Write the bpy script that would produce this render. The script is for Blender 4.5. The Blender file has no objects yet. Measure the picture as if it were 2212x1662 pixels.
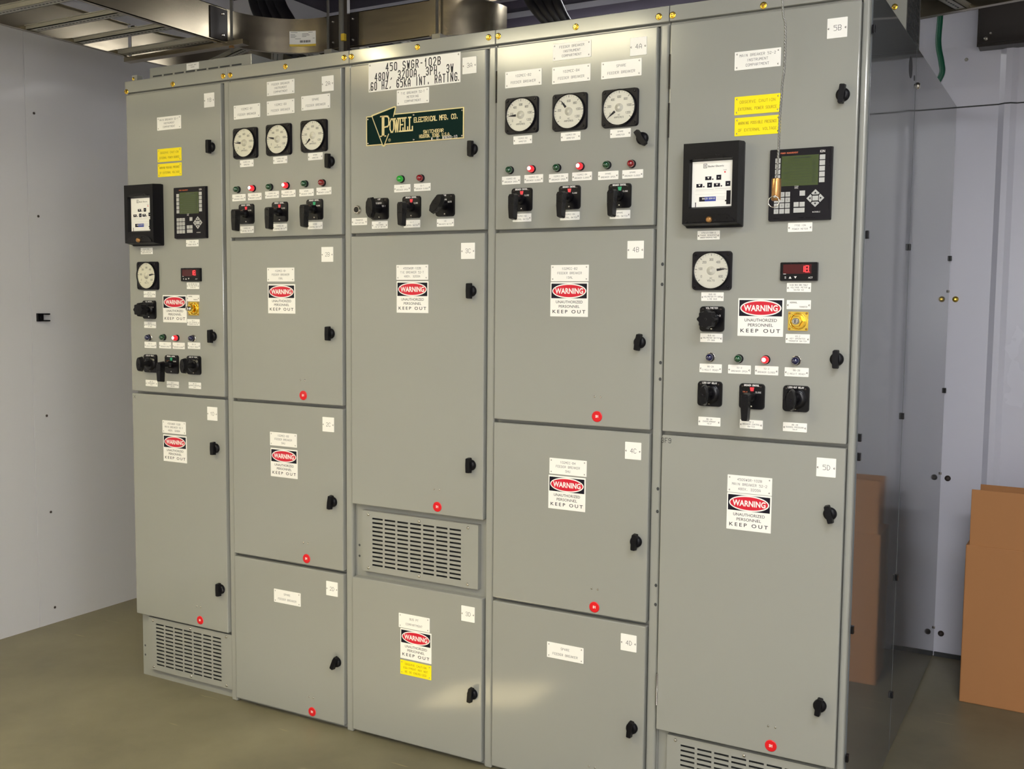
import bpy, math, random
from mathutils import Vector, Matrix, Euler
random.seed(7)
sc = bpy.context.scene
COL = sc.collection
# ------------------------------------------------------------------ camera
cam = bpy.data.cameras.new('camera'); camo = bpy.data.objects.new('camera', cam); COL.objects.link(camo)
cam.sensor_width = 36.0; cam.sensor_fit = 'HORIZONTAL'
cam.lens = 36.0 * 2217.98 / 2212.0
cam.clip_start = 0.05; cam.clip_end = 60
yaw, pitch, roll = math.radians(29.2483), math.radians(-4.6237), math.radians(0.5111)
rot = Matrix.Rotation(yaw, 4, 'Z') @ Matrix.Rotation(math.pi/2 + pitch, 4, 'X') @ Matrix.Rotation(roll, 4, 'Z')
camo.matrix_world = Matrix.Translation((3.4192, -2.9034, 1.5848)) @ rot
sc.camera = camo
# ------------------------------------------------------------------ world, exposure
w = bpy.data.worlds.new('world'); sc.world = w; w.use_nodes = True
w.node_tree.nodes['Background'].inputs[0].default_value = (0.75, 0.85, 1.0, 1)
w.node_tree.nodes['Background'].inputs[1].default_value = 0.1
sc.view_settings.view_transform = 'Standard'; sc.view_settings.look = 'None'
sc.view_settings.gamma = 1.0; sc.view_settings.use_curve_mapping = False
sc.view_settings.exposure = -0.05
# ------------------------------------------------------------------ lights
def area(name, loc, size, power, color, rotx=0, roty=0, rotz=0):
    l = bpy.data.lights.new(name, 'AREA'); l.shape = 'RECTANGLE'; l.size, l.size_y = size
    l.energy = power; l.color = color
    o = bpy.data.objects.new(name, l); COL.objects.link(o); o.location = loc; o.rotation_euler = (rotx, roty, rotz)
    return o
# ceiling lamps: centre, length, width, power, colour; third and last are added fill
LAMPS = [((0.68, -2.62), 1.15, 0.42, 64, (1.0, 0.90, 0.58)), ((3.75, -1.7), 1.2, 0.3, 42, (0.90, 0.95, 1.0)), ((4.1, -4.3), 1.2, 0.3, 150, (1.0, 0.98, 0.94)), ((-0.60, -2.35), 0.45, 0.30, 42, (1.0, 0.88, 0.50)), ((1.25, 1.45), 1.2, 0.2, 10, (0.95, 0.96, 1.0))]
for i, (p, ln, wd, pw, c) in enumerate(LAMPS):
    area('ceiling_lamp_light', (p[0], p[1], 3.085), (ln - 0.06, wd - 0.04), pw, c)
# low sun through an added right-wall opening that shapes its patch on the floor
sn = bpy.data.lights.new('sun', 'SUN'); sn.energy = 230; sn.angle = 0.009; sn.color = (1.0, 0.93, 0.82)
sno = bpy.data.objects.new('sun', sn); COL.objects.link(sno)
sno.rotation_euler = Vector((3.8, -2.17, 2.36)).to_track_quat('Z', 'Y').to_euler()
fl = bpy.data.lights.new('camera_flash', 'POINT'); fl.energy = 42; fl.color = (0.93, 0.95, 1.0); fl.shadow_soft_size = 0.022
flo = bpy.data.objects.new('camera_flash', fl); COL.objects.link(flo); flo.location = (3.36, -2.93, 1.63)
# ------------------------------------------------------------------ materials
def lin(r, g, b):
    f = lambda v: ((v/255+0.055)/1.055)**2.4 if v/255 > 0.04045 else v/255/12.92
    return (f(r), f(g), f(b), 1)
M = {}
def mat(name, rgb, rough=0.5, metal=0.0, noise=0.0, nscale=20.0, bump=0.0, bscale=200.0, emit=None, estr=0.0, spec=0.5, stretch=None, coat=0.0, aniso=0.0):
    m = bpy.data.materials.new(name); m.use_nodes = True; nt = m.node_tree; N = nt.nodes; L = nt.links
    p = N['Principled BSDF']
    p.inputs['Base Color'].default_value = lin(*rgb)
    p.inputs['Roughness'].default_value = rough; p.inputs['Metallic'].default_value = metal
    p.inputs['Specular IOR Level'].default_value = spec; p.inputs['Coat Weight'].default_value = coat
    p.inputs['Coat Roughness'].default_value = 0.04
    tc = N.new('ShaderNodeTexCoord'); mp = N.new('ShaderNodeMapping'); L.new(tc.outputs['Object'], mp.inputs[0])
    if stretch: mp.inputs['Scale'].default_value = stretch
    n = N.new('ShaderNodeTexNoise'); n.inputs['Scale'].default_value = nscale; n.inputs['Detail'].default_value = 4
    L.new(mp.outputs[0], n.inputs['Vector'])
    r = N.new('ShaderNodeMapRange'); r.inputs[3].default_value = max(0, rough - 0.04 - noise*0.3); r.inputs[4].default_value = rough + 0.04 + noise*0.3
    L.new(n.outputs[0], r.inputs[0]); L.new(r.outputs[0], p.inputs['Roughness'])
    if noise:
        a = N.new('ShaderNodeMapRange'); a.inputs[3].default_value = 1 - noise; a.inputs[4].default_value = 1 + noise
        L.new(n.outputs[0], a.inputs[0])
        h = N.new('ShaderNodeHueSaturation'); h.inputs['Color'].default_value = lin(*rgb)
        L.new(a.outputs[0], h.inputs['Value']); L.new(h.outputs[0], p.inputs['Base Color'])
    if bump:
        b = N.new('ShaderNodeBump'); b.inputs['Strength'].default_value = bump; b.inputs['Distance'].default_value = 0.002
        n2 = N.new('ShaderNodeTexNoise'); n2.inputs['Scale'].default_value = bscale; n2.inputs['Detail'].default_value = 3
        L.new(mp.outputs[0], n2.inputs['Vector']); L.new(n2.outputs[0], b.inputs['Height']); L.new(b.outputs[0], p.inputs['Normal'])
    if emit:
        p.inputs['Emission Color'].default_value = (emit[0], emit[1], emit[2], 1); p.inputs['Emission Strength'].default_value = estr
    M[name] = m; return m
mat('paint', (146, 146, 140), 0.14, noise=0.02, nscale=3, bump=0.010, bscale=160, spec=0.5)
mat('paint_side_shaded', (92, 95, 97), 0.06, noise=0.02, nscale=3, spec=0.6)  # same grey as the front, darkened: the side's shade is in the colour
mat('gap', (52, 54, 56), 0.6)
mat('wall', (218, 217, 220), 0.38, noise=0.02, nscale=2, bump=0.015, bscale=60)
mat('wall_gloss', (206, 206, 218), 0.26, noise=0.02, nscale=2, bump=0.01, bscale=40)
mat('ceiling', (74, 68, 84), 0.6, noise=0.05, nscale=2)
mat('plate_white', (240, 238, 232), 0.3, noise=0.01)
mat('plate_yellow', (250, 228, 10), 0.3, noise=0.02)
mat('engrave', (112, 110, 112), 0.6)
mat('engrave_dark', (20, 18, 26), 0.6)
mat('engrave_yellow', (150, 128, 10), 0.6)
mat('screw', (70, 62, 58), 0.35, metal=0.6)
mat('screw_bright', (205, 200, 190), 0.2, metal=1.0)
mat('brass', (250, 214, 96), 0.25, metal=1.0, noise=0.06, nscale=60)
mat('brass_dull', (176, 132, 84), 0.32, metal=0.9, noise=0.05, nscale=60)
mat('black', (10, 9, 13), 0.28, noise=0.05, spec=0.28)
mat('black_matte', (10, 9, 14), 0.42, noise=0.05, spec=0.22)
mat('bezel', (15, 12, 20), 0.42, noise=0.05, spec=0.22)
mat('dial', (238, 236, 224), 0.4, noise=0.01)
mat('sign_red', (206, 22, 48), 0.35, noise=0.02)
mat('sign_black', (10, 6, 26), 0.5, spec=0.25)
mat('decal_red', (214, 20, 30), 0.3, noise=0.02)
mat('text_white', (225, 222, 220), 0.5)
mat('text_orange', (190, 96, 60), 0.5)
mat('lens_green', (10, 66, 34), 0.06, spec=0.7, coat=1)
mat('lens_green_on', (10, 100, 20), 0.06, coat=1, emit=(0.03, 0.8, 0.05), estr=0.25)
mat('lens_red', (130, 14, 24), 0.06, spec=0.7, coat=1)
mat('lens_red_on', (190, 10, 26), 0.08, coat=1, emit=(1.0, 0.03, 0.05), estr=0.55)
mat('bulb_on', (255, 230, 220), 0.3, emit=(1.0, 0.55, 0.5), estr=9.0)
mat('lens_blue', (8, 10, 62), 0.06, spec=0.7, coat=1)
mat('flag_red', (224, 52, 62), 0.4, emit=(0.9, 0.12, 0.15), estr=0.15)
mat('flag_green', (40, 160, 110), 0.4)
mat('lcd', (66, 78, 44), 0.12, noise=0.03, nscale=80)
mat('lcd_line', (46, 56, 36), 0.3)
mat('key_grey', (178, 178, 176), 0.4)
mat('key_mark', (120, 122, 124), 0.4)
mat('digit', (220, 30, 30), 0.4, emit=(1.0, 0.04, 0.05), estr=1.6)
mat('led_window', (70, 8, 14), 0.1)
mat('label_blue', (40, 60, 150), 0.3)
mat('plaque_green', (4, 33, 29), 0.75, spec=0.15, noise=0.05)
mat('plaque_gold', (214, 200, 150), 0.35, metal=0.3)
mat('galvanised', (168, 166, 156), 0.34, metal=0.45, noise=0.12, nscale=9, bump=0.02, bscale=60)
mat('aluminium', (160, 150, 130), 0.24, metal=0.92, noise=0.07, nscale=5, stretch=(1, 1, 9))
mat('steel_rod', (150, 148, 140), 0.4, metal=0.5, bump=0.3, bscale=600)
mat('wire_steel', (112, 110, 104), 0.4, metal=0.6, noise=0.1, nscale=300)
mat('cable_black', (14, 12, 18), 0.5, noise=0.05)
mat('cable_green', (16, 92, 66), 0.4, noise=0.05)
mat('dark_metal', (48, 42, 38), 0.4, metal=0.3, noise=0.15, nscale=6)
mat('perforated', (86, 86, 84), 0.45, metal=0.4, noise=0.05)
mat('cardboard', (176, 122, 74), 0.75, noise=0.05, nscale=8, bump=0.08, bscale=90, stretch=(1, 1, 0.15))
mat('paper', (214, 196, 172), 0.6, noise=0.02)
mat('lamp_glow', (250, 250, 245), 0.4, emit=(1.0, 0.97, 0.9), estr=4.0)
mat('lamp_housing', (220, 220, 216), 0.4, noise=0.01)
mat('tag_yellow', (212, 180, 50), 0.4)
# clear cover of the dials: fresnel mix of transparent and glossy
g = bpy.data.materials.new('clear_cover'); g.use_nodes = True; nt = g.node_tree; nt.nodes.clear()
o_ = nt.nodes.new('ShaderNodeOutputMaterial'); mx = nt.nodes.new('ShaderNodeMixShader'); tr = nt.nodes.new('ShaderNodeBsdfTransparent'); gl = nt.nodes.new('ShaderNodeBsdfGlossy'); fr = nt.nodes.new('ShaderNodeFresnel')
gl.inputs['Roughness'].default_value = 0.03; fr.inputs['IOR'].default_value = 1.5
nt.links.new(fr.outputs[0], mx.inputs[0]); nt.links.new(tr.outputs[0], mx.inputs[1]); nt.links.new(gl.outputs[0], mx.inputs[2]); nt.links.new(mx.outputs[0], o_.inputs[0]); M['clear_cover'] = g
# concrete floor: mottled grey-green paint, straw coloured scuffs
fm = bpy.data.materials.new('floor_concrete'); fm.use_nodes = True; nt = fm.node_tree; N = nt.nodes; L = nt.links; p = N['Principled BSDF']
tc = N.new('ShaderNodeTexCoord'); n1 = N.new('ShaderNodeTexNoise'); n1.inputs['Scale'].default_value = 1.6; n1.inputs['Detail'].default_value = 6; n1.inputs['Roughness'].default_value = 0.6
L.new(tc.outputs['Object'], n1.inputs['Vector'])
cr = N.new('ShaderNodeValToRGB'); cr.color_ramp.elements[0].position = 0.3; cr.color_ramp.elements[0].color = lin(100, 94, 74); cr.color_ramp.elements[1].position = 0.72; cr.color_ramp.elements[1].color = lin(132, 125, 100)
L.new(n1.outputs[0], cr.inputs[0])
mp = N.new('ShaderNodeMapping'); mp.inputs['Scale'].default_value = (1.2, 16, 1); mp.inputs['Rotation'].default_value = (0, 0, 0.25)
n2 = N.new('ShaderNodeTexNoise'); n2.inputs['Scale'].default_value = 2.6; n2.inputs['Detail'].default_value = 3
L.new(tc.outputs['Object'], mp.inputs[0]); L.new(mp.outputs[0], n2.inputs['Vector'])
c2 = N.new('ShaderNodeValToRGB'); c2.color_ramp.elements[0].position = 0.70; c2.color_ramp.elements[0].color = (0, 0, 0, 1); c2.color_ramp.elements[1].position = 0.73; c2.color_ramp.elements[1].color = (0.55, 0.55, 0.55, 1)
L.new(n2.outputs[0], c2.inputs[0])
mi = N.new('ShaderNodeMix'); mi.data_type = 'RGBA'; L.new(c2.outputs[0], mi.inputs[0]); L.new(cr.outputs[0], mi.inputs[6]); mi.inputs[7].default_value = lin(170, 156, 112)
L.new(mi.outputs[2], p.inputs['Base Color']); p.inputs['Roughness'].default_value = 0.42
bm_ = N.new('ShaderNodeBump'); bm_.inputs['Strength'].default_value = 0.08; n3 = N.new('ShaderNodeTexNoise'); n3.inputs['Scale'].default_value = 30; L.new(tc.outputs['Object'], n3.inputs['Vector']); L.new(n3.outputs[0], bm_.inputs['Height']); L.new(bm_.outputs[0], p.inputs['Normal'])
M['floor'] = fm

# ------------------------------------------------------------------ mesh builder
def rr(w, h, r, n=5, cx=0, cz=0):
    pts = []
    for (sx, sz, a0) in ((1, 1, 0), (-1, 1, 90), (-1, -1, 180), (1, -1, 270)):
        for k in range(n+1):
            a = math.radians(a0 + 90*k/n)
            pts.append((cx + sx*(w/2-r) + r*math.cos(a), cz + sz*(h/2-r) + r*math.sin(a)))
    return pts
def ell(rx, rz, n=32, cx=0, cz=0, a0=0.0):
    return [(cx + rx*math.cos(a0+2*math.pi*k/n), cz + rz*math.sin(a0+2*math.pi*k/n)) for k in range(n)]
def rotp(pts, deg, cx=0, cz=0):
    a = math.radians(deg); c, s = math.cos(a), math.sin(a)
    return [(cx + (x-cx)*c - (z-cz)*s, cz + (x-cx)*s + (z-cz)*c) for x, z in pts]
class MB:
    def __init__(s): s.v = []; s.f = []; s.m = []; s.sm = []; s.mats = []
    def mi(s, m):
        if m not in s.mats: s.mats.append(m)
        return s.mats.index(m)
    def add(s, vs, fs, m, smooth=False):
        b = len(s.v); s.v += [tuple(v) for v in vs]; k = s.mi(m)
        for f in fs: s.f.append([b+i for i in f]); s.m.append(k); s.sm.append(smooth)
        return s
    def box(s, x0, x1, y0, y1, z0, z1, m):
        vs = [(x0,y0,z0),(x1,y0,z0),(x1,y1,z0),(x0,y1,z0),(x0,y0,z1),(x1,y0,z1),(x1,y1,z1),(x0,y1,z1)]
        return s.add(vs, [(3,2,1,0),(4,5,6,7),(0,1,5,4),(1,2,6,5),(2,3,7,6),(3,0,4,7)], m)
    def prism(s, pts, y0, y1, m, smooth=False, scale1=1.0):
        # outline in x,z; front at y0 (towards the viewer), back at y1; scale1 scales the front outline about its centre
        n = len(pts); cx = sum(p[0] for p in pts)/n; cz = sum(p[1] for p in pts)/n
        fr_ = [(cx+(x-cx)*scale1, y0, cz+(z-cz)*scale1) for x, z in pts]; bk = [(x, y1, z) for x, z in pts]
        k = len(s.v)
        s.add(fr_ + bk, [[i for i in range(n)], [n+n-1-i for i in range(n)]], m)
        kk = s.mi(m)
        for i in range(n):
            j = (i+1) % n; s.f.append([k+j, k+i, k+n+i, k+n+j]); s.m.append(kk); s.sm.append(smooth)
        return s
    def flat(s, pts, y, m): return s.add([(x, y, z) for x, z in pts], [list(range(len(pts)))], m)
    def ring(s, ro, ri, y, m, n=40, cx=0, cz=0, sx=1.0, sz=1.0):
        vs = [(cx+ro*sx*math.cos(2*math.pi*k/n), y, cz+ro*sz*math.sin(2*math.pi*k/n)) for k in range(n)] + [(cx+ri*sx*math.cos(2*math.pi*k/n), y, cz+ri*sz*math.sin(2*math.pi*k/n)) for k in range(n)]
        return s.add(vs, [(k, (k+1) % n, n+(k+1) % n, n+k) for k in range(n)], m)
    def lathe(s, prof, m, c=(0, 0, 0), axis='-y', n=24, smooth=True, caps=True):
        # prof: (radius, distance along the axis)
        vs = []; P = len(prof)
        for r, d in prof:
            for k in range(n):
                a = 2*math.pi*k/n; u, w_ = r*math.cos(a), r*math.sin(a)
                if axis == '-y': q = (c[0]+u, c[1]-d, c[2]+w_)
                elif axis == 'z': q = (c[0]+u, c[1]+w_, c[2]+d)
                else: q = (c[0]+d, c[1]+u, c[2]+w_)
                vs.append(q)
        fs = [(i*n+k, i*n+(k+1) % n, (i+1)*n+(k+1) % n, (i+1)*n+k) for i in range(P-1) for k in range(n)]
        s.add(vs, fs, m, smooth)
        b = len(s.v)-len(vs); kk = s.mi(m)
        for base in ((0, (P-1)*n) if caps else ()):
            s.f.append([b+base+k for k in range(n)]); s.m.append(kk); s.sm.append(False)
        return s
    def tube(s, path, r, m, n=10):
        path = [Vector(p) for p in path]; vs = []; up = Vector((0.13, 0.21, 0.97)).normalized()
        for i, p in enumerate(path):
            t = (path[min(i+1, len(path)-1)] - path[max(i-1, 0)]).normalized()
            a = t.cross(up)
            if a.length < 0.1: a = t.cross(Vector((1, 0, 0)))
            a.normalize(); b = t.cross(a).normalized()
            for k in range(n):
                q = 2*math.pi*k/n; vs.append(p + a*(r*math.cos(q)) + b*(r*math.sin(q)))
        fs = [(i*n+k, i*n+(k+1) % n, (i+1)*n+(k+1) % n, (i+1)*n+k) for i in range(len(path)-1) for k in range(n)]
        s.add(vs, fs, m, True); b = len(s.v)-len(vs); kk = s.mi(m)
        for base in (0, (len(path)-1)*n):
            s.f.append([b+base+k for k in range(n)]); s.m.append(kk); s.sm.append(False)
        return s
    def xf(s, mtx, start=0):
        for i in range(start, len(s.v)): s.v[i] = tuple(mtx @ Vector(s.v[i]))
        return s
    def build(s, name, parent=None, loc=(0, 0, 0), bevel=0.0, rotz=0.0, label=None, seg=2):
        me = bpy.data.meshes.new(name); me.from_pydata(s.v, [], s.f)
        for m in s.mats: me.materials.append(M[m])
        me.polygons.foreach_set('material_index', s.m); me.polygons.foreach_set('use_smooth', s.sm); me.update()
        return link(me, name, parent, loc, bevel, rotz, label, seg)
def link(me, name, parent=None, loc=(0, 0, 0), bevel=0.0, rotz=0.0, label=None, seg=2):
    o = bpy.data.objects.new(name, me); COL.objects.link(o); o.location = loc; o.rotation_euler = (0, 0, rotz)
    if parent: o.parent = parent
    if bevel:
        b = o.modifiers.new('bevel', 'BEVEL'); b.width = bevel; b.segments = seg; b.limit_method = 'ANGLE'; b.angle_limit = 0.6
    if label: o['label'] = label
    return o
def tag(o, label, cat, group=None):
    o['label'] = label; o['category'] = cat
    if group: o['group'] = group
    return o
def thing(name, label, cat, loc=(0, 0, 0), rotz=0, group=None):
    o = bpy.data.objects.new(name, None); COL.objects.link(o); o.location = loc; o.rotation_euler = (0, 0, rotz); o.empty_display_size = 0.05
    return tag(o, label, cat, group)
def struct(name, mb, loc=(0, 0, 0), bevel=0.0):
    o = mb.build(name, None, loc, bevel); o['kind'] = 'structure'; return o

# ------------------------------------------------------------------ lettering
S = {
'A':'00 04 26 44 40|02 42','B':'00 06 36 45 44 33 03|33 42 41 30 00','C':'45 36 16 05 01 10 30 41','D':'00 06 26 44 42 20 00','E':'46 06 00 40|03 33','F':'46 06 00|03 33',
'G':'45 36 16 05 01 10 30 41 43 23','H':'00 06|40 46|03 43','I':'20 26','J':'01 10 20 31 36','K':'00 06|46 02|13 40','L':'06 00 40','M':'00 06 23 46 40','N':'00 06 40 46',
'O':'10 01 05 16 36 45 41 30 10','P':'00 06 36 45 44 33 03','Q':'10 01 05 16 36 45 41 30 10|22 40','R':'00 06 36 45 44 33 03|23 40','S':'45 36 16 05 04 13 33 42 41 30 10 01','T':'20 26|06 46',
'U':'06 01 10 30 41 46','V':'06 20 46','W':'06 10 24 30 46','X':'00 46|06 40','Y':'06 23 46|23 20','Z':'06 46 00 40',
'0':'10 01 05 16 36 45 41 30 10','1':'20 26 14','2':'05 16 36 45 44 00 40','3':'05 16 36 45 44 33 42 41 30 10 01|33 13','4':'30 36 02 42','5':'46 06 04 34 43 41 30 00','6':'45 36 16 05 01 10 30 41 42 33 13 02',
'7':'06 46 10','8':'13 04 05 16 36 45 44 33 13 02 01 10 30 41 42 33','9':'01 10 30 41 45 36 16 05 04 13 33 44','-':'13 33','/':'00 46','.':'20 21','\\':'06 40',',':'21 10','#':'10 16|30 36|02 42|04 44','&':'40 05 16 25 01 10 30 42',' ':''}
def strokes(mb, txt, cx, cz, h, maxw, y, m, lw=None, align='c', adv=1.5, aspect=None):
    n = len(txt)
    sx = h/6.0 if aspect is None else aspect*h/6.0
    step = 4*sx*adv
    w_ = step*(n-1) + 4*sx
    if w_ > maxw: k = maxw/w_; sx *= k; step *= k; w_ = maxw
    sz = h/6.0; lw = lw or h*0.10
    x0 = cx - w_/2 if align == 'c' else (cx if align == 'l' else cx - w_)
    vs = []; fs = []
    for i, ch in enumerate(txt):
        g_ = S.get(ch, '')
        for pl in g_.split('|'):
            pts = [(x0 + i*step + int(t[0])*sx, cz - h/2 + int(t[1])*sz) for t in pl.split()]
            for a, b in zip(pts, pts[1:]):
                dx, dz = b[0]-a[0], b[1]-a[1]; l_ = math.hypot(dx, dz) or 1; ux, uz = dx/l_*lw/2, dz/l_*lw/2; nx, nz = -uz, ux
                k = len(vs); yy = y - (k//4 % 7)*1.2e-5
                vs += [(a[0]-ux-nx, yy, a[1]-uz-nz), (b[0]+ux-nx, yy, b[1]+uz-nz), (b[0]+ux+nx, yy, b[1]+uz+nz), (a[0]-ux+nx, yy, a[1]-uz+nz)]; fs.append((k, k+1, k+2, k+3))
    if vs: mb.add(vs, fs, m)
FC = {}
def font_mesh(txt, bold, space):
    key = (txt, bold, space)
    if key not in FC:
        cu = bpy.data.curves.new('t', 'FONT'); cu.body = txt; cu.size = 1; cu.offset = bold; cu.resolution_u = 3; cu.space_character = space
        o = bpy.data.objects.new('t', cu); COL.objects.link(o)
        dg = bpy.context.evaluated_depsgraph_get(); me = bpy.data.meshes.new_from_object(o.evaluated_get(dg))
        vs = [tuple(v.co) for v in me.vertices]; fs = [tuple(p.vertices) for p in me.polygons]
        bpy.data.objects.remove(o); bpy.data.curves.remove(cu); bpy.data.meshes.remove(me)
        x0 = min(v[0] for v in vs); x1 = max(v[0] for v in vs); z0 = min(v[1] for v in vs); z1 = max(v[1] for v in vs)
        FC[key] = (vs, fs, x0, x1, z0, z1)
    return FC[key]
def ftext(mb, txt, x0, x1, z0, z1, y, m, bold=0.0, space=1.0):
    vs, fs, a, b, c, d = font_mesh(txt, bold, space)
    mb.add([(x0+(v[0]-a)/(b-a)*(x1-x0), y, z0+(v[1]-c)/(d-c)*(z1-z0)) for v in vs], fs, m)

# ------------------------------------------------------------------ the room
XL, YB, ZC, XR, YF = -0.915, 2.01, 3.28, 5.2, -5.2
mb = MB(); mb.box(XL-0.1, XR, YF, YB+0.1, -0.1, 0, 'floor'); struct('floor', mb)
mb = MB(); mb.box(XL-0.1, XR, YF, YB+0.1, ZC, ZC+0.1, 'ceiling'); struct('ceiling', mb)
mb = MB(); mb.box(XL-0.1, XL, YF, 0.205, 0, ZC, 'wall'); mb.box(XL-0.1, XL-0.003, 0.205, 0.209, 0, ZC, 'wall'); mb.box(XL-0.1, XL, 0.209, YB+0.1, 0, ZC, 'wall'); struct('wall_left', mb)
mb = MB(); wy0, wy1, wz0, wz1 = -2.90, -2.585, 2.23, 2.485
for b_ in ((YF, wy0, 0, ZC), (wy1, YB, 0, ZC), (wy0, wy1, 0, wz0), (wy0, wy1, wz1, ZC)): mb.box(XR-0.03, XR, b_[0], b_[1], b_[2], b_[3], 'wall')
struct('wall_right', mb)
mb = MB()
for b_ in ((wy0-.03, wy0, wz0-.03, wz1+.03), (wy1, wy1+.03, wz0-.03, wz1+.03), (wy0, wy1, wz0-.03, wz0), (wy0, wy1, wz1, wz1+.03)): mb.box(XR-0.045, XR-.03, b_[0], b_[1], b_[2], b_[3], 'lamp_housing')
struct('sun_opening_frame', mb)  # frame of the added, unseen opening that shapes the sun's floor patch
mb = MB(); mb.box(XL, XR, YF, YF+0.1, 0, ZC, 'wall'); struct('wall_front', mb)
# back wall: lower sheet, dark joint, upper sheet, both with upright ribs
mb = MB()
def sheet(z0, z1, dy):
    xs = [(XL, 0)]
    for rx in (3.075, 3.62, 4.2, 4.8): xs += [(rx-0.035, 0), (rx-0.012, 0.016), (rx+0.012, 0.016), (rx+0.035, 0)]
    xs.append((XR, 0)); vs = []
    for x, d in xs: vs += [(x, YB-dy-d, z0), (x, YB-dy-d, z1)]
    mb.add(vs, [(2*i, 2*i+2, 2*i+3, 2*i+1) for i in range(len(xs)-1)], 'wall_gloss')
sheet(0.0, 2.44, 0.004); sheet(2.446, ZC, 0.004); mb.box(XL, XR, YB, YB+0.1, 0, ZC, 'gap')
struct('wall_back', mb)
mb = MB(); mb.box(XL+.001, -0.60, 1.55, YB-0.004, 2.5, ZC, 'wall'); struct('trim_1', mb, bevel=0.004)
for i, (za, zb) in enumerate(((3.125, 3.165), (3.03, 3.075))):
    mb = MB(); mb.box(-0.59, 2.4, YB-0.07, YB-0.006, za, zb, 'ceiling'); struct('trim_%d' % (i+2), mb)
mb = MB(); mb.box(2.878, XR-0.1, YB-0.014, YB-0.006, 0.0, 0.02, 'gap'); struct('baseboard_back', mb)
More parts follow.
